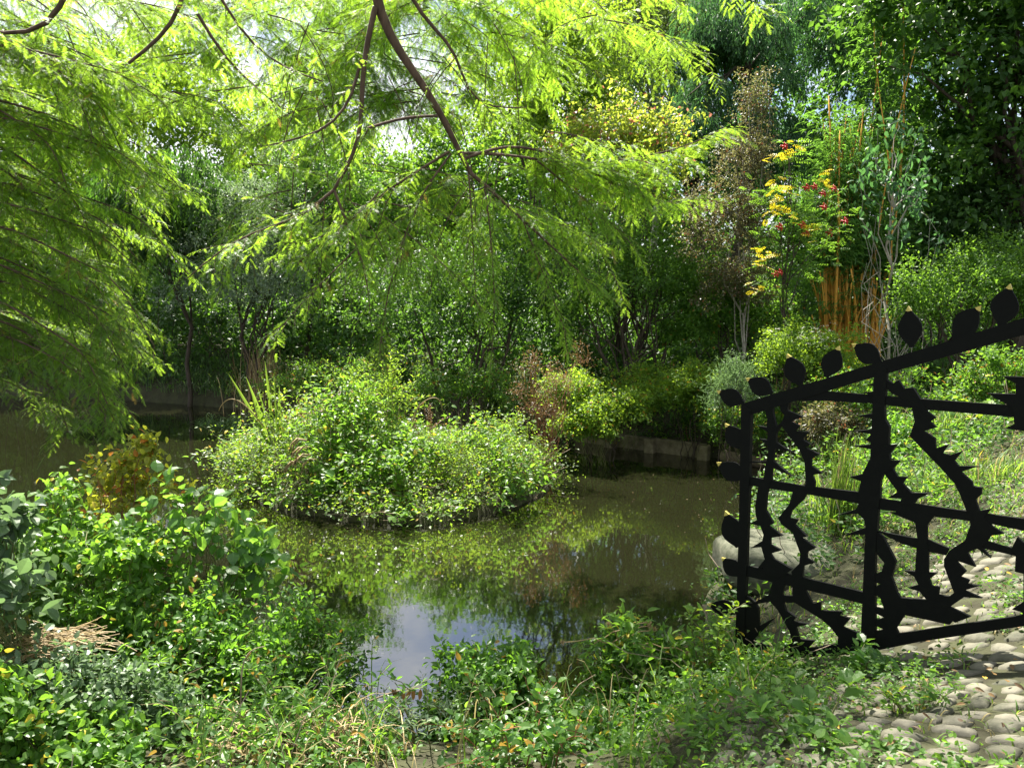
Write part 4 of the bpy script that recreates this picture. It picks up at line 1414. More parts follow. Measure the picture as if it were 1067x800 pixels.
def gate():
    t = thing('metal_gate', 'black steel gate cut as thorny stems with gold tipped leaves', 'gate', GP)
    plate('post', [(773.6, 420), (784, 428), (783.4, 440), (781.8, 505), (779, 590), (776.6, 672), (776, 694), (766.6, 693), (770, 585), (772, 505)], t, th=.03)
    plate('top_rail', [(773, 420.6), (907, 380), (1067, 331.4), (1130, 312), (1130, 332), (1067, 349), (907, 394), (862, 407.5), (783, 432), (774, 434)], t, th=.024)
    plate('rail', [(815, 411), (862, 407.6), (912, 411.5), (960, 415.4), (1053, 422), (1130, 428), (1130, 440), (1053, 434), (959, 426), (907, 420), (860, 417.5), (821, 417)], t, th=.016)
    plate('rail', [(777, 495.6), (838, 505.7), (897, 512.4), (918, 519), (965, 526), (1007, 532), (1067, 540), (1130, 549), (1130, 562), (1067, 552.6), (1030, 544.6), (960, 536), (918, 530.4), (894, 524), (850, 516), (782, 505.6), (777, 505)], t, th=.016)
    plate('rail', [(775, 588.4), (799, 592.5), (840, 601.8), (903, 617), (902, 629), (838, 613.3), (801, 605), (775, 599)], t, th=.016)
    plate('bottom_rail', [(768, 683), (800, 681), (850, 673.7), (900, 665), (936, 659.6), (990, 651.5), (1022, 646.9), (1067, 640), (1130, 630), (1130, 643), (1067, 651.5), (959, 667.7), (899, 680), (832, 684.8), (790, 690), (768, 692)], t, th=.02)
    # main upright with spines
    plate('thorn_stem', [(912.3, 386), (911, 399.5), (904.5, 400.4), (911, 402), (910.7, 407.5), (899, 409), (910.5, 411.5), (910, 430.5), (894.6, 432.6), (909.4, 436), (909, 447), (890.4, 448.8), (908.6, 452),
                         (903, 458), (908.2, 460), (908, 463), (888.7, 464.3), (908, 467.5), (908, 476), (901.3, 489.7), (899, 493.6), (886.4, 496.4), (898, 501), (895.4, 511.6), (896, 523), (893, 530), (874, 536), (895, 534.5), (901, 540), (903, 549), (880, 557), (902.6, 556), (900, 616), (897.4, 672),
                         (913, 671), (912.5, 600), (914, 560), (916.5, 530), (918, 515), (918.2, 501.5), (922.4, 492), (930.9, 488), (938.5, 479.5), (928.3, 479.5), (927.5, 472.8), (935, 462.7), (926.6, 463.5), (927.5, 444), (923.3, 437.4), (922.4, 424.7), (924, 405), (925, 396), (925, 383)], t, th=.028)
    plate('thorn_stem', [(919, 489), (930, 486.5), (936, 496.4), (946, 496.4), (941, 503), (950, 513), (969.7, 513.3), (956, 520), (952, 526), (938, 524), (940, 519), (926, 518), (936, 512)], t, th=.02)
    # arching stem right of it
    plate('thorn_stem', [(918, 398), (925, 396), (931.2, 399.4), (936.8, 395.7), (942.7, 404.5), (952, 403.6), (959.5, 415.4), (964, 420), (966.3, 428), (975.6, 434.8), (969.7, 439), (976.4, 445), (963, 449), (974.7, 456), (975.6, 466.9), (989, 462.3), (982.3, 472), (990, 474), (1003.4, 469.4), (995, 479.5), (999.2, 485.4),
                         (1020.3, 485.4), (1001.7, 491.3), (1013.5, 501.5), (1014.4, 506.5), (1023.6, 507.4), (1022.8, 515), (1017, 520), (1021, 532), (1034, 529.3), (1026, 538), (1035, 548.5), (1046.6, 555.5), (1032.8, 557.8), (1029.3, 563.6), (1023.5, 569.4), (1032.8, 581), (1019, 571), (1008.5, 575), (1017, 590), (996, 583),
                         (1007.3, 594.8), (1001.5, 600.6), (1010.8, 604), (1008.5, 608), (1022.4, 609.4), (1005, 614.5), (1024, 622.6), (1005, 621.4), (990, 631.8), (1012, 641.8), (996, 648), (978, 636), (980, 624), (987.6, 621.9), (994.6, 616.8), (984.2, 589), (984.2, 582), (990, 572.8), (1006.2, 562.4), (1012, 545), (1007.3, 531),
                         (1001, 515), (995, 503), (981.5, 488), (948.6, 454), (953.6, 439), (951, 425.5), (949, 418), (930, 410)], t, th=.02)
    plate('thorn_stem', [(927.8, 533.5), (950, 532), (966, 531), (975, 536), (966.8, 546.2), (966.8, 562.4), (968, 575), (968, 596), (977.2, 596.4), (969, 603), (971.5, 609.9), (979.5, 611), (978.4, 619), (990, 621), (985, 630), (970, 629), (958.7, 615.6), (946, 611.7), (957.6, 608.7), (953, 600), (942.5, 593.7), (954, 594.8), (955.3, 574), (956.4, 560), (954, 544)], t, th=.018)
    plate('brace', [(914, 552.6), (950, 559.6), (968, 562), (990, 571), (986, 578), (967, 574), (940, 566)], t, th=.014)
    plate('brace', [(1024, 562), (1054.7, 570.5), (1066, 573), (1066, 581), (1058, 578.6), (1022, 570)], t, th=.014)
    plate('thorn_stem', [(914, 553), (921, 559), (934.4, 584.4), (929.8, 600.6), (935.6, 616.8), (939, 622), (970, 625), (988, 630), (1000, 640), (990, 650), (943.7, 640), (942, 642), (934.4, 653.8), (938, 662), (920, 665), (911, 664), (911, 658), (922, 655), (911, 650), (911, 646), (923, 643), (911, 637), (911, 632), (922, 634), (918, 622), (911, 618), (911, 612), (918, 608), (911, 605), (911, 598), (919.4, 594.8), (922.2, 585.6), (914, 576)], t, th=.022)
    # right hand stem at the frame edge
    plate('thorn_stem', [(1044.7, 391.8), (1072, 392.6), (1085, 420), (1092, 500), (1086, 600), (1080, 648), (1066, 650), (1066, 637), (1055, 634), (1067, 626), (1067, 597), (1058, 594.8), (1059, 578), (1054.7, 570.5), (1060.5, 559), (1068, 566), (1070, 500), (1068, 449), (1047, 445.8), (1057.4, 441.6), (1056, 425), (1047, 419.6), (1029.5, 409.5), (1059, 410.4), (1059, 399.4)], t, th=.022)
    # left field: two stems above, two below the middle rail
    plate('thorn_stem', [(797, 425), (806.3, 424), (806.3, 429.8), (809.7, 445), (817, 437), (821, 430), (824, 436), (814.7, 443), (809.5, 452), (809.7, 461), (826.5, 471), (808, 467), (806.5, 480), (825.7, 495.6), (805.5, 487), (804.6, 502), (796, 500), (799, 482), (783, 482), (783, 480.6), (799.5, 480), (801.2, 471), (801, 464), (792, 456.8), (800, 458), (801, 450), (790.3, 443.3), (800, 445), (800.4, 436)], t, th=.02)
    plate('thorn_stem', [(813, 418), (823, 416), (820.6, 427.2), (837.5, 434), (824, 439), (834, 443.3), (829, 449), (843.4, 449.5), (836.6, 457.6), (845, 462.7), (839.2, 466), (854.4, 472.8), (846, 477.8), (846, 485.4), (857.7, 492.7), (846.8, 494.7), (850, 501.5), (849, 510), (839, 510), (840, 498), (839, 481), (833.3, 467.7), (814.7, 443), (818, 432), (814, 428)], t, th=.018)
    plate('thorn_stem', [(792, 500), (803, 502), (800, 515), (798.7, 531), (806.8, 545), (801.5, 547.4), (816, 557.8), (803.4, 560), (803.4, 567), (815, 572.8), (803.4, 576.3), (806.8, 582), (826.5, 592.5), (815, 600), (800, 600), (796, 591), (789.5, 592.5), (797.6, 582), (794, 569.4), (782.5, 570.5), (795, 563), (796.4, 556.6), (793, 547.4), (781.4, 545), (790, 541), (788.3, 537), (787.5, 528), (789.5, 515)], t, th=.02)
    plate('thorn_stem', [(828, 508), (842, 512), (838, 520), (832.3, 525), (825.3, 532.4), (823, 539.3), (832.3, 541), (828.8, 546.2), (841.5, 558.5), (835.7, 560), (850.8, 570), (841.5, 575), (841.5, 581), (849.6, 585.6), (838, 589), (836, 604), (826, 600), (825.3, 594.8), (833.4, 586.7), (834.6, 576.3), (826.5, 554.3), (815, 546), (811.5, 539.3), (823, 525)], t, th=.018)
    c6 = lambda x, y: (727 + x / 4.322, 515 + y / 4.322)
    plate('thorn_stem', [c6(*p) for p in [(345, 375), (400, 385), (385, 440), (390, 490), (400, 520), (445, 550), (430, 570), (505, 580), (445, 595), (460, 650), (530, 655), (480, 712), (420, 725), (370, 690), (430, 665), (415, 610), (365, 520), (330, 480), (260, 493), (215, 465), (225, 455), (262, 482), (325, 448)]], t, th=.02)
    plate('thorn_stem', [c6(*p) for p in [(430, 405), (485, 425), (520, 490), (555, 482), (555, 520), (655, 525), (640, 545), (690, 555), (655, 595), (735, 625), (735, 633), (690, 660), (640, 690), (630, 680), (635, 640), (605, 600), (560, 560), (440, 485), (385, 485), (380, 455), (430, 455)]], t, th=.018)
    plate('thorn_stem', [c6(*p) for p in [(212, 490), (262, 488), (276, 510), (280, 590), (355, 548), (255, 650), (330, 688), (285, 705), (300, 735), (215, 735), (205, 640), (240, 610), (212, 600)]], t, th=.02)
    leaf = [((749.3, 408), (775, 420), .68), ((779.6, 395), (805, 410), .70), ((821.6, 371), (835, 402), .68), ((873.6, 362.7), (860.5, 393), .70), ((890, 359.5), (918, 377), .70),
            ((947, 322), (950, 362), .66), ((1020, 321), (993, 353), .66), ((1052, 299), (1042, 340), .74), ((757.3, 443), (775, 468), .68), ((749.3, 482.8), (776, 499), .68), ((757, 534.7), (769, 570), .62), ((753.6, 582), (772, 600), .7), ((739.7, 629.5), (770, 638), .6)]
    for tip, base, w in leaf:
        tip, base = np.array(tip), np.array(base)
        d = base - tip
        s = np.array((-d[1], d[0])) * w
        prof = [(0, 0), (.06, .05), (.15, .16), (.28, .33), (.42, .45), (.55, .48), (.68, .43), (.82, .28), (.93, .13), (1.0, .08)]
        tip = tip - d * .06
        d = base - tip
        R1 = [tip + d * a + s * b for a, b in prof]
        L1 = [tip + d * a - s * b for a, b in prof[1:]]
        o = plate('leaf', [tuple(v) for v in R1 + L1[::-1]], t, th=.010, off=.0)
        tipoly = [tip - d * .02, tip + d * .10 + s * .11, tip + d * .115, tip + d * .10 - s * .11]
        g = plate('gold_tip', [tuple(v) for v in tipoly], o, mat='gold', th=.016)


gate()
gp = gpt(1128, 480)
mb = MB()
box_mesh(mb, (gp[0], gp[1], gp[2] - .1), (.05, .05, 1.15), GU[:2], .006)
o = mb.build('gate_post', M['gate'], loc=tuple(gp))
tag(o, 'square black gate post just past the right end of the gate', 'post')

# ------------------------------------------------------------------ the island
rng = np.random.default_rng(60)


def in_isle(n, grow=0.0):
    x = rng.uniform(ISLE[:, 0].min() - .3, ISLE[:, 0].max() + .3, n)
    y = rng.uniform(ISLE[:, 1].min() - .3, ISLE[:, 1].max() + .3, n)
    d = poly_sd(np.stack([x, y], -1), ISLE)
    k = d < grow
    return x[k], y[k], d[k]


def isle_top(x, y):
    """height of the thicket above water, two mounds"""
    a, b, c = at(380, 420, 10.4), at(515, 470, 9.9), at(285, 455, 10.2)
    q = lambda p, sx, sy, h: h * np.exp(-(((x - p[0]) / sx) ** 2 + ((y - p[1]) / sy) ** 2) ** 1.6)
    v = at(446, 470, 9.9)
    cut = 1 - .62 * np.exp(-((x - v[0]) / .16) ** 2)
    e = at(335, 430, 10.3)
    return .2 + cut * np.maximum.reduce([q(a, .72, 1.3, 1.10), q(e, .95, 1.3, 1.0), q(b, .66, 1.1, .82), q(c, .9, 1.2, .78)])


mb, m2, sb = MB(), MB(), MB()
x, y, d = in_isle(8600, .03)
for xi, yi, di in zip(x, y, d):
    g0 = max(hz(xi, yi), 0.0)
    rough_ = math.sin(xi * 4.1 + yi * 2) * math.sin(yi * 5.3 - xi)
    if rough_ < -.55 and rng.random() < .55:
        continue
    top = isle_top(xi, yi) * rng.uniform(.55, 1.1) * (1 + .3 * rough_) * (1 if di < -.25 else .6 + .4 * max(0, -di) / .25)
    if rng.random() < .03:
        top *= 1.25
    l = max(.14, (top - g0))
    le = rng.normal(0, .2, 2)
    if di > -.3:
        c = np.array((xi, yi)) - ISLE.mean(0)
        le = le + nrm(c) * .22
    p1 = np.array((xi + le[0], yi + le[1], g0 + l))
    p0 = np.array((xi, yi, g0))
    st = max(.0, 1 - .45 / l)
    k = 11
    s = rng.uniform(st, 1, k)
    p = p0 + (p1 - p0) * s[:, None] + rng.normal(0, .045, (k, 3))
    p = p[(p[:, 2] > .13) | (rng.random(k) < .25)]
    k = len(p)
    if k == 0:
        continue
    D = nrm(rng.normal(0, 1, (k, 3)) * np.array((1, 1, .5)) + np.array((le[0], le[1], -.1)))
    N = np.array((0, 0, 1.0)) + rng.normal(0, .5, (k, 3))
    cv = .5 + .5 * math.sin(xi * 3 + 1.3) * math.sin(yi * 3.4)
    tv = np.clip(.45 * cv + .5 * rng.random(k), 0, .94)
    tv = np.where(rng.random(k) < .03, .99, tv)
    kind = math.sin(xi * 2.6 + .8) * math.cos(yi * 2.1 + xi * .7) + rng.normal(0, .3)
    if kind > .25:
        L = rng.uniform(.05, .11, k)
        m2.leaves(OVATE, p, D, N, L, L * .5, tv)
    else:
        L = rng.uniform(.022, .062, k)
        mb.leaves(RHOMB, p, D, N, L, L * .62, tv)
    if rng.random() < .3:
        sb.tube(np.array([p0, (p0 + p1) / 2 + rng.normal(0, .02, 3), p1]), .003, 3)
tag(mb.build('island_thicket', M['island']), 'dense small leaved thicket of weeds covering the island', kind='stuff')
tag(m2.build('island_weeds', M['nettle']), 'broader leaved green weeds growing in patches on the island', kind='stuff')
for k in range(26):      # dead twigs reaching down to the water
    a = rng.uniform(-2.6, -.5)
    c = ISLE.mean(0)
    p0 = np.array((*(c + np.array((1.7 * math.cos(a), 1.35 * math.sin(a))) * rng.uniform(.8, 1)), rng.uniform(.15, .35)))
    p1 = p0 + np.array((math.cos(a) * .35, math.sin(a) * .3, -p0[2] - .03)) + rng.normal(0, .1, 3) * (1, 1, .2)
    sb.tube(bend(p0, p1, 5, .05, .06, rng), .006, 3)
tag(sb.build('island_stalks', M['twig']), 'tangled dead stalks at the foot of the island thicket', kind='stuff')
mb = MB()
th_ = rng.uniform(0, 6.28, 420)
bp_ = np.stack([ISLE.mean(0)[0] + 1.65 * np.cos(th_), ISLE.mean(0)[1] + 1.3 * np.sin(th_)], -1)
bp_ = bp_[poly_sd(bp_, ISLE) < .05]
blade_mesh(mb, rng, np.repeat(np.concatenate([bp_, np.full((len(bp_), 1), .12)], 1), 4, 0) + rng.normal(0, .05, (len(bp_) * 4, 3)) * (1, 1, .3), 0, .45, .40, .009, arch=1.1, tint_odd=.3)
tag(mb.build('island_grass', M['grass']), 'grass hanging over the water round the island edge', kind='stuff')

# flag iris blades, bent reeds and tall weeds standing on the island
b = at(295, 455, 10.3)
b[2] = hz(b[0], b[1]) + .25
t = thing('iris_clump', 'upright sword leaves of an iris standing at the left end of the island', 'plant', b)
mb = MB()
for tx_, ty_, bx_, by_ in ((237, 388, 280, 440), (256, 392, 282, 440), (276, 376, 286, 440), (285, 388, 290, 445), (268, 402, 284, 442), (262, 412, 279, 440), (291, 402, 292, 445)):
    p0, p1 = at(bx_, by_ + 22, 10.3), at(tx_, ty_, 10.3 + rng.uniform(-.2, .2))
    Q = bend(p0, p1, 7, .03, .0)
    w = np.array([.034, .034, .032, .028, .022, .013, .002])
    s = np.array((1.0, rng.uniform(-.6, .6), 0))
    s /= np.linalg.norm(s)
    V = np.stack([Q - s * w[:, None] * .8, Q + np.array((0, .006, 0)), Q + s * w[:, None] * .8], 1).reshape(-1, 3)
    T = []
    for i in range(6):
        for j in range(2):
            q = i * 3 + j
            T += [(q, q + 1, q + 4), (q, q + 4, q + 3)]
    mb.add(V, T, rng.random() * .5)
mb.build('foliage', M['grass'], t)


def bent_reeds(name, label, pts, Y, mat, cat='reed', w=.010, n=1):
    P = np.array([at(a, b, Y) for a, b in pts])
    t_ = np.linspace(0, 1, len(P))
    q = np.linspace(0, 1, 16)
    Q = np.stack([np.interp(q, t_, P[:, i]) for i in range(3)], -1)
    for _ in range(3):
        Q[1:-1] = .25 * Q[:-2] + .5 * Q[1:-1] + .25 * Q[2:]
    mb = MB()
    mb.tube(Q, np.linspace(w, w * .4, 16), 5)
    o = mb.build(name, M[mat], loc=tuple(Q[0]), smooth=True)
    tag(o, label, cat, 'dry stalks over the near bank' if name == 'dry_stalk' else None)


bent_reeds('bent_leaf', 'pale arching dead leaf curving over the middle of the island', [(430, 440), (434, 425), (444, 416), (455, 413), (460, 420), (461, 428)], 10.0, 'straw', 'dead leaf')
bent_reeds('drooping_leaf', 'dry drooping iris leaf bent over the water left of the island', [(276, 446), (262, 428), (248, 416), (238, 415), (231, 421), (228, 428)], 10.1, 'straw', 'dead leaf')

for k, (px_, py_, lab) in enumerate(((300, 470, 'dry hooked seed stalks drooping from the middle of the island'),)):
    b = at(312, 480, 9.0)
    t = thing('seed_stalks', lab, 'seed heads', b)
    for j in range(9):
        mb = MB()
        x0, y0 = 310 + rng.uniform(0, 22), 455 + rng.uniform(0, 30)
        P = np.array([at(x0, y0, 9.0), at(x0 - 8, y0 - 1, 8.95), at(x0 - 14, y0 + 5, 8.9), at(x0 - 17, y0 + 14 + rng.uniform(0, 5), 8.9)])
        mb.tube(P, [.006, .012, .013, .006], 5)
        mb.build('stalk', M['straw'], t, smooth=True)

# taller weeds on the island top
def isle_plant(name, label, px_, py_, Y, **k):
    p = at(px_, py_, Y)
    b = np.array((p[0], p[1], hz(p[0], p[1])))
    return leafy_plant(name, label, 'plant', b, **k)


isle_plant('willowherb', 'tall narrow leaved willowherb rising highest from the island top', 395, 440, 10.8, stems=26, h=1.55, spread=.35, L=.09, Wd=.022, leaf='island', seed=1, gap=.05, side=2, tpl=RHOMB, jitter=.35, droop=.12)
isle_plant('brown_dock', 'rusty brown dock seed stalk sticking up left of the island top', 330, 450, 10.2, stems=7, h=1.15, spread=.25, L=.035, Wd=.02, leaf='rust', stem='redstem', seed=5, gap=.02, side=2, tpl=RHOMB, jitter=.2, droop=.1)
isle_plant('tall_thistle', 'tall leafy thistle breaking the outline of the left island mound', 355, 455, 10.0, stems=9, h=1.3, spread=.3, L=.10, Wd=.03, leaf='nettle', seed=6, gap=.05, side=2, jitter=.25, droop=.15)
isle_plant('sorrel', 'slender russet sorrel between the two island mounds', 452, 465, 10.2, stems=8, h=.9, spread=.2, L=.03, Wd=.018, leaf='rust', stem='redstem', seed=7, gap=.025, side=1, tpl=RHOMB, jitter=.15, droop=.1)
isle_plant('loosestrife', 'upright narrow leaved plant on top of the right island mound', 530, 480, 10.0, stems=12, h=.85, spread=.25, L=.07, Wd=.018, leaf='island', seed=8, gap=.035, side=2, tpl=RHOMB, jitter=.22, droop=.12)
isle_plant('burdock', 'broad leaved burdock low on the front of the left island mound', 330, 505, 9.0, stems=8, h=.45, spread=.3, L=.16, Wd=.11, leaf='round', seed=9, gap=.12, side=0, whorl=1, jitter=.08, droop=.2)
isle_plant('nettle_patch', 'broad leaved nettles on the shaded right slope of the island', 425, 500, 9.2, stems=30, h=.75, spread=.3, L=.09, Wd=.055, leaf='nettle', seed=2, gap=.06, side=1, jitter=.4, droop=.2)
isle_plant('fine_leaved_weed', 'fine leaved pale green weed on the right lobe of the island', 505, 500, 9.4, stems=44, h=.75, spread=.5, L=.05, Wd=.022, leaf='lime', seed=3, gap=.045, side=2, tpl=RHOMB, jitter=.5, droop=.2)
isle_plant('bramble', 'bramble arching out at the left tip of the island', 268, 495, 9.7, stems=20, h=.62, spread=.34, L=.075, Wd=.05, leaf='island', seed=4, gap=.05, side=2, jitter=.3, droop=.35)

# ------------------------------------------------------------------ grasses and plants of the banks
def grass_clump(name, label, px_, Y, n, h, spread, w, leaf, jit=.1, arch=.7, cat='grass clump', z=0.0, lean=(0, 0)):
    b = gb(px_, Y)
    t = thing(name, label, cat, b, 'grass tufts on the slope behind the gate' if cat == 'grass tuft' else None)
    mb = MB()
    blade_mesh(mb, rng, b + (0, 0, z), n, h, spread, w, arch, jit, seg=6, lean=lean)
    mb.build('foliage', M[leaf], t)


grass_clump('ornamental_grass', 'large arching blue green grass clump on the left far bank', 250, 15.2, 900, 1.5, .9, .016, 'bluegrass', .4, .75)
grass_clump('fountain_grass', 'second arching grass clump hanging over the dark water further left', 195, 16.2, 700, 1.2, .95, .016, 'bluegrass', .35, .85)
grass_clump('pale_plume_grass', 'pale dry grass plumes rising behind the arching blue green clump', 275, 16.6, 160, 2.2, .5, .012, 'straw', .3, .3)
grass_clump('yellow_reed_grass', 'tall yellowing grass standing beside the boulder behind the gate', 884, 6.3, 130, .95, .16, .010, 'grass', .06, .15)
grass_clump('green_reed', 'green reed blades leaning at the water behind the gate', 868, 6.8, 24, .7, .4, .016, 'grass', .08, .3, lean=(-.4, 0))
for i, (px_, Y, n, h, lab) in enumerate(((905, 9.0, 120, .55, 'loose grass tuft on the slope seen between the gate stems'), (1000, 8.2, 110, .5, 'yellow green grass tuft below the bare soil on the right slope'), (960, 6.6, 120, .42, 'grass tuft growing at the foot of the cobbled slope'), (1045, 6.2, 110, .4, 'grass tuft at the right edge beside the cobbles'))):
    grass_clump('grass_tuft', lab, px_, Y, n, h, .25, .008, 'grass', .14, .5, 'grass tuft')


def bank(name, label, px_, Y, **k):
    return leafy_plant(name, label, k.pop('cat', 'plant'), gb(px_, Y), **k)


bank('big_leaved_plant', 'large round leaved plant on the slope beyond the gate', 1012, 8.4, stems=14, h=.42, spread=.35, L=.20, Wd=.17, leaf='lime', seed=10, gap=.2, side=0, whorl=1, droop=.2)
bank('upright_weed', 'upright leafy weed on bare soil past the gate, right of the arching stem', 983, 8.8, stems=8, h=.85, spread=.18, L=.08, Wd=.045, leaf='mid', seed=11, gap=.06, side=1)
bank('slope_nettles', 'bright nettles growing just above the gate rail on the right slope', 1022, 9.2, stems=10, h=.7, spread=.3, L=.08, Wd=.05, leaf='nettle', seed=12, gap=.06, side=1)
bank('marsh_marigold', 'low round leaved marsh plant at the end of the edging', 850, 10.4, stems=20, h=.32, spread=.4, L=.10, Wd=.09, leaf='mid', seed=13, gap=.12, side=0, whorl=1)
bank('creeping_herb', 'dark leafy herb patch at the water beyond the left gate field', 868, 9.2, stems=34, h=.38, spread=.5, L=.06, Wd=.035, leaf='mid', seed=14, gap=.05, side=2, jitter=.4)
bank('edging_herb', 'small soft green herb tuft on the bank above the right edging post', 745, 11.6, stems=16, h=.4, spread=.4, L=.09, Wd=.04, leaf='mid', seed=15, gap=.05, side=1)
bank('yellow_leaved_weed', 'thin weed with yellow leaves standing before the gate opening', 935, 9.6, stems=5, h=.7, spread=.2, L=.06, Wd=.035, leaf='yellow', seed=16, gap=.09, side=1)
bank('leafy_mound', 'green leafy mound on the slope behind the main gate upright', 935, 7.6, stems=26, h=.4, spread=.4, L=.065, Wd=.04, leaf='mid', seed=17, gap=.05, side=1, jitter=.3)


mb = MB()
P = scatter(n=15000, box=(-22, 1, 10, 24), cond=lambda x, y, d: (d > .0) & (d < 1.4))
blade_mesh(mb, rng, np.repeat(P, 4, 0) + rng.normal(0, .06, (len(P) * 4, 3)) * (1, 1, 0), 0, .75, .55, .014, arch=.7, tint_odd=.06)
tag(mb.build('waterside_grass', M['bluegrass']), 'overhanging grass and sedge along the far waterline', kind='stuff')


mb, sb = MB(), MB()
P = scatter(n=9000, box=(-14, 5, 9, 18), cond=lambda x, y, d: (d > .05) & (d < 2.6) & (y > 9.5) & (rng.random(len(x)) < .5 + .5 * np.sin(x * 1.9) * np.sin(y * 2.3 + x)))
for p0 in P:
    l = rng.uniform(.15, .8) * (.6 + .4 * math.sin(p0[0] * 2.7) * math.cos(p0[1] * 1.3))
    p1 = p0 + np.array((rng.normal(0, .12), rng.normal(0, .12) - .1, l))
    k = 9
    p = p0 + (p1 - p0) * rng.uniform(.2, 1, k)[:, None] + rng.normal(0, .05, (k, 3))
    L = rng.uniform(.04, .09, k)
    mb.leaves(RHOMB, p, nrm(rng.normal(0, 1, (k, 3)) * (1, 1, .5)), np.array((0, 0, 1.0)) + rng.normal(0, .45, (k, 3)), L, L * .55, np.where(rng.random(k) < .03, .99, np.clip(.4 * (.5 + .5 * math.sin(p0[0] * 2) * math.sin(p0[1] * 3)) + .55 * rng.random(k), 0, .94)))
    if rng.random() < .12:
        sb.tube(bend(p0, p1 + (0, 0, .25), 4, 0, .04, rng), .005, 3)
tag(mb.build('waterside_weeds', M['lime']), 'mixed leafy weeds along the far bank', kind='stuff')
tag(sb.build('russet_stalks', M['redstem']), 'russet dead stalks among the far bank weeds', kind='stuff')


def fern(name, label, px_, Y, n, L, z=.25):
    b = gb(px_, Y)
    t = thing(name, label, 'fern', b)
    mb = MB()
    a = rng.uniform(0, 6.28, n)
    D = np.stack([np.cos(a), np.sin(a) - .3, np.full(n, .55)], -1)
    feathers(mb, rng, np.repeat((b + (0, 0, z * .3))[None], n, 0), D, np.array((0, 0, 1.0)) + rng.normal(0, .2, (n, 3)), L * rng.uniform(.7, 1.1, n), L, K=16, leaflet=L * .2, wid=L * .05, ang=1.25, drp=.5, tpl=RHOMB, tint=rng.random(n) * .8)
    mb.build('foliage', M['mid'], t)


fern('waterside_fern', 'fern with arching fronds over the left end of the concrete edging', 610, 11.3, 16, .75)
fern('bank_fern', 'upright fern beside the yellow green shrub', 690, 12.0, 12, .7)

# ------------------------------------------------------------------ foreground bank
def fg(name, label, x, y, **k):
    return leafy_plant(name, label, k.pop('cat', 'plant'), (x, y, hz(x, y)), **k)


mb, wb2, sb = MB(), MB(), MB()
P = scatter(n=7600, box=(-4.6, 1.6, 2.0, 6.6), cond=lambda x, y, d: (d > .02) & (d < 3.2) & (poly_sd(np.stack([x, y], -1), PATH) > .02))
gap = (np.abs(P[:, 0] + .50 + .05 * (P[:, 1] - 4)) < .24) & (P[:, 1] > 3.0) | (np.abs(P[:, 0] - .24) < .12) & (P[:, 1] > 3.3)
P = P[(~gap | (rng.random(len(P)) < .06)) & ((P[:, 1] > 3.8) | (rng.random(len(P)) < .5))]
for p0 in P:
    w = .32 if p0[0] < -.8 else .2
    w *= 1 + .45 * math.sin(p0[0] * 3.1 + 1) * math.sin(p0[1] * 3.7)
    l = w * rng.uniform(.25, 1.0)
    le = rng.normal(0, .16, 2)
    k = 13
    s = rng.uniform(.12, 1, k)
    p1 = p0 + np.array((le[0], le[1], l))
    p = p0 + (p1 - p0) * s[:, None] + rng.normal(0, .035, (k, 3))
    D = nrm(rng.normal(0, 1, (k, 3)) * np.array((1, 1, .5)))
    N = np.array((0, 0, 1.0)) + rng.normal(0, .45, (k, 3))
    patch = math.sin(p0[0] * 2.3 + 2) * math.cos(p0[1] * 2.9 + p0[0])
    tv = np.where(rng.random(k) < .02, .99, np.clip(.3 * (.5 + .5 * math.sin(p0[0] * 3) * math.cos(p0[1] * 4)) + .65 * rng.random(k), 0, .94))
    if patch + rng.normal(0, .35) > .1:
        L = rng.uniform(.03, .07, k)
        wb2.leaves(OVATE, p, D, N, L, L * .34, tv)
    else:
        L = rng.uniform(.016, .042, k) * (1.5 if rng.random() < .2 else 1)
        mb.leaves(OVATE, p, D, N, L, L * .62, tv)
    if rng.random() < .16:
        sb.tube(bend(p0, p1 + (rng.normal(0, .1), rng.normal(0, .1), .1 * rng.random()), 5, .03, .05, rng), .0022, 3)
tag(mb.build('bank_undergrowth', M['fore']), 'tangle of small leaved weeds covering the near bank', kind='stuff')
tag(wb2.build('bank_weeds', M['nettle']), 'narrow leaved pale weeds among the near bank tangle', kind='stuff')
tag(sb.build('bank_stalks', M['twig']), 'thin stalks of the near bank weeds', kind='stuff')
mb = MB()
P = scatter(n=110, box=(-4.2, 1.4, 2.4, 6.2), cond=lambda x, y, d: (d > .0) & (d < 2.5) & (poly_sd(np.stack([x, y], -1), PATH) > .0))
blade_mesh(mb, rng, np.repeat(P, 5, 0) + rng.normal(0, .03, (len(P) * 5, 3)) * (1, 1, 0), 0, .62, .25, .007, arch=.4, tint_odd=.35)
tag(mb.build('bank_grass', M['grass']), 'loose grass blades standing among the near bank weeds', kind='stuff')


def mound(name, label, cat, bx, Y, pbl, n, per, spread, L, Wd, leaf, seed, stems=8, odd=.02, bark='stem', limbs=40, r=.007):
    return pxtree(B, name, label, cat, bx, Y, pbl, n, per, spread, L, Wd, leaf, bark=bark, trunk=(r, .1), seed=seed, stems=stems, limbs=limbs,
                  tpl=OVATE, odd=odd, stem_name='stem', leaf_name='foliage', inner=.2, zmin=-.9, flat=.7)


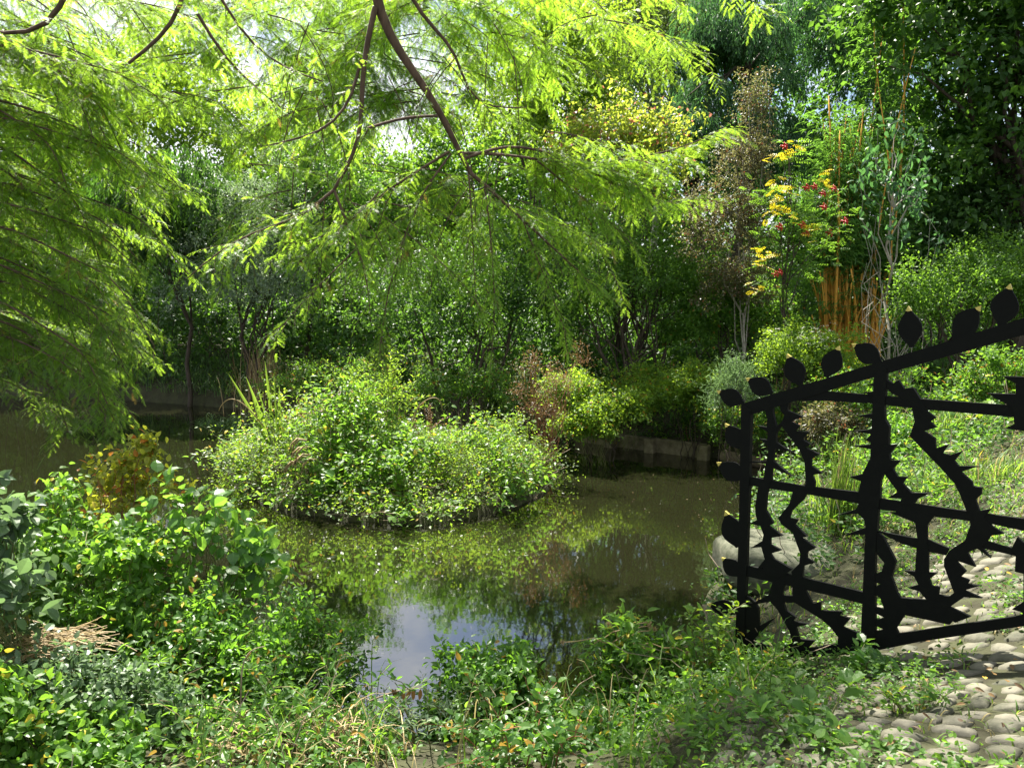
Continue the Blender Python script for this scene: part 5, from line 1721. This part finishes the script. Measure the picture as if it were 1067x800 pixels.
mound('red_tinged_creeper', 'tall creeper with yellow and red tinged leaves at the water on the left', 'creeper', 125, 5.3,
      [(128, 495, 0, .12, .15, .2), (112, 530, 0, .17, .2, .25), (95, 570, 0, .3, .3, .3), (148, 468, 0, .08, .1, .10), (165, 505, .1, .14, .15, .12)], 75, 12, .075, .05, .032, 'creeper', 101, odd=.09, bark='redstem')
mound('rounded_leaf_shrub', 'shrub with rounded glossy leaves on arching twigs reaching over the water', 'shrub', 200, 4.7,
      [(215, 550, 0, .28, .3, .2), (262, 575, .1, .22, .25, .18), (185, 525, 0, .16, .2, .14), (235, 615, 0, .25, .25, .18), (288, 605, .2, .12, .15, .1)], 34, 6, .10, .075, .064, 'round', 102, odd=.03)
mound('light_green_weed', 'light green leafy weed mass between creeper and straw heap', 'weed', 90, 4.4,
      [(95, 575, 0, .3, .3, .24), (40, 560, .1, .25, .3, .26), (150, 590, 0, .25, .25, .22), (125, 640, -.2, .28, .25, .18), (20, 630, -.2, .2, .25, .2), (60, 520, .2, .12, .15, .16)], 160, 13, .075, .05, .03, 'nettle', 103, odd=.03)
mound('grey_leaved_shrub', 'shrub with broad greyish leaves cut by the left picture edge', 'shrub', 5, 3.7,
      [(4, 545, 0, .08, .12, .14), (0, 620, -.2, .13, .15, .14), (-30, 590, .1, .2, .2, .22), (14, 660, -.1, .09, .1, .09), (-60, 640, 0, .2, .2, .2)], 52, 7, .09, .085, .05, 'greyleaf', 104)
mound('dark_privet', 'dark small leaved privet leaning over the reflected sky', 'shrub', 320, 4.35,
      [(305, 655, 0, .26, .25, .18), (350, 685, 0, .18, .2, .18), (285, 715, 0, .28, .25, .2), (345, 745, -.1, .22, .2, .16), (378, 662, .1, .1, .12, .08)], 190, 13, .06, .034, .019, 'fore', 105, odd=.02)
mound('shaded_weed', 'dim green weed between rounded leaves and privet', 'weed', 235, 4.1,
      [(215, 655, 0, .24, .25, .2), (160, 675, 0, .22, .25, .16), (250, 700, -.1, .2, .2, .16)], 105, 12, .07, .042, .024, 'fore', 106, odd=.04)
mound('dusty_leaved_weed', 'low weed with pale dusty leaves at the lower left', 'weed', 120, 3.45,
      [(110, 725, 0, .22, .25, .13), (170, 740, .1, .2, .2, .12), (60, 715, 0, .18, .2, .13)], 140, 12, .06, .036, .021, 'greyleaf', 107)
mound('corner_nettle', 'big leaved nettle filling the bottom left corner', 'nettle', 40, 3.1,
      [(40, 775, 0, .2, .2, .13), (100, 790, 0, .15, .2, .1), (-10, 740, 0, .12, .2, .15)], 100, 10, .07, .048, .031, 'nettle', 108, odd=.04)
mound('bottom_weed', 'leafy weed at the bottom edge below the privet', 'weed', 260, 3.6,
      [(230, 770, 0, .22, .2, .13), (310, 785, 0, .22, .2, .12), (180, 785, -.1, .18, .2, .12), (380, 790, 0, .18, .2, .1)], 170, 12, .06, .04, .024, 'mid', 109, odd=.03)
mound('leafy_weed', 'bushy toothed weed in the bottom middle between the two water gaps', 'weed', 510, 4.25,
      [(492, 700, 0, .18, .2, .13), (535, 698, .1, .15, .2, .13), (520, 735, -.1, .28, .25, .18), (470, 755, -.1, .22, .2, .16), (550, 780, -.2, .24, .2, .14), (480, 800, -.3, .25, .2, .14)], 250, 12, .065, .046, .022, 'fore', 110, odd=.03)
agrimony = mound('hemp_agrimony', 'bushy agrimony with lance leaves and fluffy seed heads above the water', 'plant', 655, 4.45,
      [(648, 680, 0, .16, .18, .2), (690, 690, .1, .2, .2, .17), (635, 725, 0, .16, .2, .16), (670, 750, -.1, .32, .25, .18), (725, 725, 0, .18, .2, .16), (600, 770, -.2, .2, .2, .14)], 230, 12, .07, .062, .02, 'nettle', 111, odd=.03)
mound('corner_bush', 'low bush left of the cobbles at the bottom edge', 'shrub', 610, 3.75,
      [(600, 775, 0, .2, .2, .12), (650, 785, -.1, .22, .2, .12), (690, 770, 0, .18, .2, .12), (560, 795, -.1, .18, .2, .12)], 170, 12, .06, .038, .022, 'fore', 112, odd=.04)
fg('bottom_fern_weed', 'feathery pale weed at the bottom beside the open water', -.42, 3.9, stems=14, h=.42, spread=.3, L=.05, Wd=.010, leaf='silver', seed=55, gap=.03, side=3, tpl=RHOMB, jitter=.2)
mound('verge_weed', 'sprawling small leaved weeds on the dirt verge left of the cobbles', 'weed', 770, 3.9,
      [(750, 725, 0, .2, .2, .1), (790, 700, .2, .16, .16, .08), (735, 770, -.3, .2, .2, .08), (820, 760, -.5, .12, .12, .05), (680, 795, -.5, .2, .2, .08)], 150, 11, .06, .036, .02, 'nettle', 113, odd=.05)
fg('leggy_loosestrife', 'leggy narrow leaved weed sprawling at the bottom edge left of the water gap', -.95, 3.5, cat='weed', stems=16, h=.55, spread=.4, L=.06, Wd=.018, leaf='fore', seed=61, gap=.035, side=3, jitter=.25, droop=.3)
fg('straggling_bramble', 'straggling toothed bramble at the bottom edge right of the water gap', .05, 3.4, cat='bramble', stems=12, h=.5, spread=.45, L=.06, Wd=.04, leaf='fore', stem='redstem', seed=62, gap=.05, side=3, jitter=.25, droop=.4, odd=.06)
fg('clover_patch', 'sunlit leafy patch at the foot of the gate post', 1.12, 4.15, stems=26, h=.3, spread=.35, L=.045, Wd=.028, leaf='lime', seed=49, gap=.045, side=2, jitter=.25)
fg('post_weed', 'slender weed climbing beside the left gate post', 1.2, 4.35, stems=6, h=.75, spread=.15, L=.055, Wd=.03, leaf='lime', seed=50, gap=.05, side=1, jitter=.06)
fg('cobble_dock', 'small broad leaved dock on the cobbles below the gate', 1.78, 3.75, stems=7, h=.2, spread=.2, L=.10, Wd=.055, leaf='round', seed=51, gap=.05, side=0, jitter=.06)
fg('path_bindweed', 'heart leaved bindweed creeping over the cobbles at the bottom edge', 1.18, 2.85, stems=9, h=.2, spread=.3, L=.075, Wd=.055, leaf='mid', seed=52, gap=.05, side=1, jitter=.15)
fg('cobble_weed', 'thin weed tuft between the cobbles at lower right', 1.66, 2.95, stems=8, h=.18, spread=.15, L=.05, Wd=.016, leaf='nettle', seed=53, gap=.03, side=1, jitter=.06)
b = (-1.1, 3.35, hz(-1.1, 3.35))
t = thing('dry_grass', 'tangle of dry straw coloured grass along the bottom edge', 'dry grass', b)
mb = MB()
for bx_ in (-1.25, -1.05, -.9, -.75):
    blade_mesh(mb, rng, (bx_, 3.35 + rng.uniform(-.1, .1), hz(bx_, 3.35)), 45, .36, .35, .006, .9, .09, seg=6)
mb.build('foliage', M['straw'], t)
# straw heap and dry stalks
b = at(60, 672, 3.7)
t = thing('straw_heap', 'small heap of dry straw lying on the weeds at lower left', 'straw', b)
mb = MB()
for k in range(170):
    a = rng.normal(.1, .5)
    l = rng.uniform(.08, .17)
    c = b + np.array((rng.normal(0, .09), rng.normal(0, .06), rng.normal(0, .03)))
    d = np.array((math.cos(a), math.sin(a) * .6, rng.normal(0, .25))) * l
    mb.tube(bend(c - d, c + d, 4, .01, .02, rng), .0022, 3, tint=rng.random())
mb.build('straw', M['straw'], t)
for lab, pts, Y in (('long dry stalk arching across the bottom edge', [(155, 800), (200, 778), (260, 774), (330, 776), (372, 772)], 3.35),
                    ('dry hooked grass stalk standing left of the water gap', [(250, 790), (251, 720), (252, 690), (262, 676), (276, 673)], 3.5),
                    ('drooping brown leaved twig over the reflected sky', [(385, 730), (405, 722), (425, 717), (442, 716)], 3.7)):
    bent_reeds('dry_stalk', lab, pts, Y, 'twig', 'stalk', w=.005)
t = thing('withered_sprig', 'sprig of withered brown leaves over the reflected sky', 'sprig', at(425, 717, 3.7))
mb = MB()
for x0 in (408, 412, 419, 428, 430, 438):
    mb.leaves(OVATE, at(x0, 717, 3.7)[None], np.array([(rng.normal(0, .2), .1, -1)]), np.array([(.3, -1, .1)]), .075, .022, .3)
mb.build('leaves', M['litter'], t)
# agrimony seed heads
for x0, y0 in ((634, 650), (677, 652), (682, 655), (676, 648), (658, 649), (586, 669), (687, 691), (716, 680)):
    c = at(x0, y0, 4.4)
    mb = MB()
    u = unit(rng, 70)
    mb.leaves(NEEDLE, np.repeat(c[None], 70, 0), u, unit(rng, 70), .022, .004, rng.random(70))
    f = np.array((.68 + rng.normal(0, .1), 4.42, .5))
    mb.tube(bend(f, c, 6, .02, .02, rng), .003, 4)
    mb.build('flower_head', M['straw'], agrimony)

# fallen and floating leaves
mb = MB()
P = scatter(n=8000, box=(.3, 4.5, 1.4, 6.5), cond=lambda x, y, d: (d > .25) & (poly_sd(np.stack([x, y], -1), PATH) < .15) & (np.sin(x * 4.1 + 1.5 * np.sin(y * 2.6)) * np.sin(y * 3.7 + x) + .9 * (poly_sd(np.stack([x, y], -1), PATH) > -.35) > .05))
n = len(P) * 6
P = np.repeat(P, 6, 0) + rng.normal(0, .03, (n, 3)) * (1, 1, .3) + np.stack([np.zeros(n), np.zeros(n), rng.uniform(.0, .09, n)], -1)
L = rng.uniform(.012, .035, n)
mb.leaves(OVATE, P, nrm(rng.normal(0, 1, (n, 3)) * (1, 1, .4)), np.array((0, 0, 1.0)) + rng.normal(0, .4, (n, 3)), L, L * .6, rng.random(n) * .94)
tag(mb.build('path_weeds', M['nettle']), 'tiny weeds and moss filling the joints of the cobbles', kind='stuff')
mb = MB()
P = scatter(n=1300, box=(.2, 5, 1.5, 7.5), cond=lambda x, y, d: (d > .3) & (poly_sd(np.stack([x, y], -1), PATH) < .25))
n = len(P)
P[:, 2] += .045
a = rng.uniform(0, 6.28, n)
mb.leaves(OVATE, P, np.stack([np.cos(a), np.sin(a), rng.normal(0, .2, n)], -1), np.array((0, 0, 1.0)) + rng.normal(0, .3, (n, 3)), rng.uniform(.015, .05, n), rng.uniform(.008, .026, n), np.where(rng.random(n) < .12, .99, rng.random(n) * .94))
tag(mb.build('fallen_leaves', M['litter']), 'scattered brown and yellow leaves on the cobbles', kind='stuff')
mb = MB()
x = rng.uniform(-6, 4, 5200)
y = rng.uniform(4.5, 14, 5200)
d = poly_sd(np.stack([x, y], -1), POND)
di = poly_sd(np.stack([x, y], -1), ISLE)
k = (d < -.05) & (di > .0) & (rng.random(5200) < .004 + .06 * ((x > .2) & (y > 8.6)) + .2 * np.exp(-np.maximum(di, 0) / .35) + .22 * np.exp(-np.abs(d) / .8) * (y > 8))
x, y = x[k], y[k]
n = len(x)
a = rng.uniform(0, 6.28, n)
mb.leaves(RHOMB, np.stack([x, y, np.full(n, .006)], -1), np.stack([np.cos(a), np.sin(a), np.zeros(n)], -1), np.array((0, 0, 1.0)) + rng.normal(0, .02, (n, 3)), rng.uniform(.012, .04, n), rng.uniform(.008, .02, n), rng.random(n) * .94)
tag(mb.build('floating_leaves', M['litter']), 'small leaves and specks drifting on the water', kind='stuff')
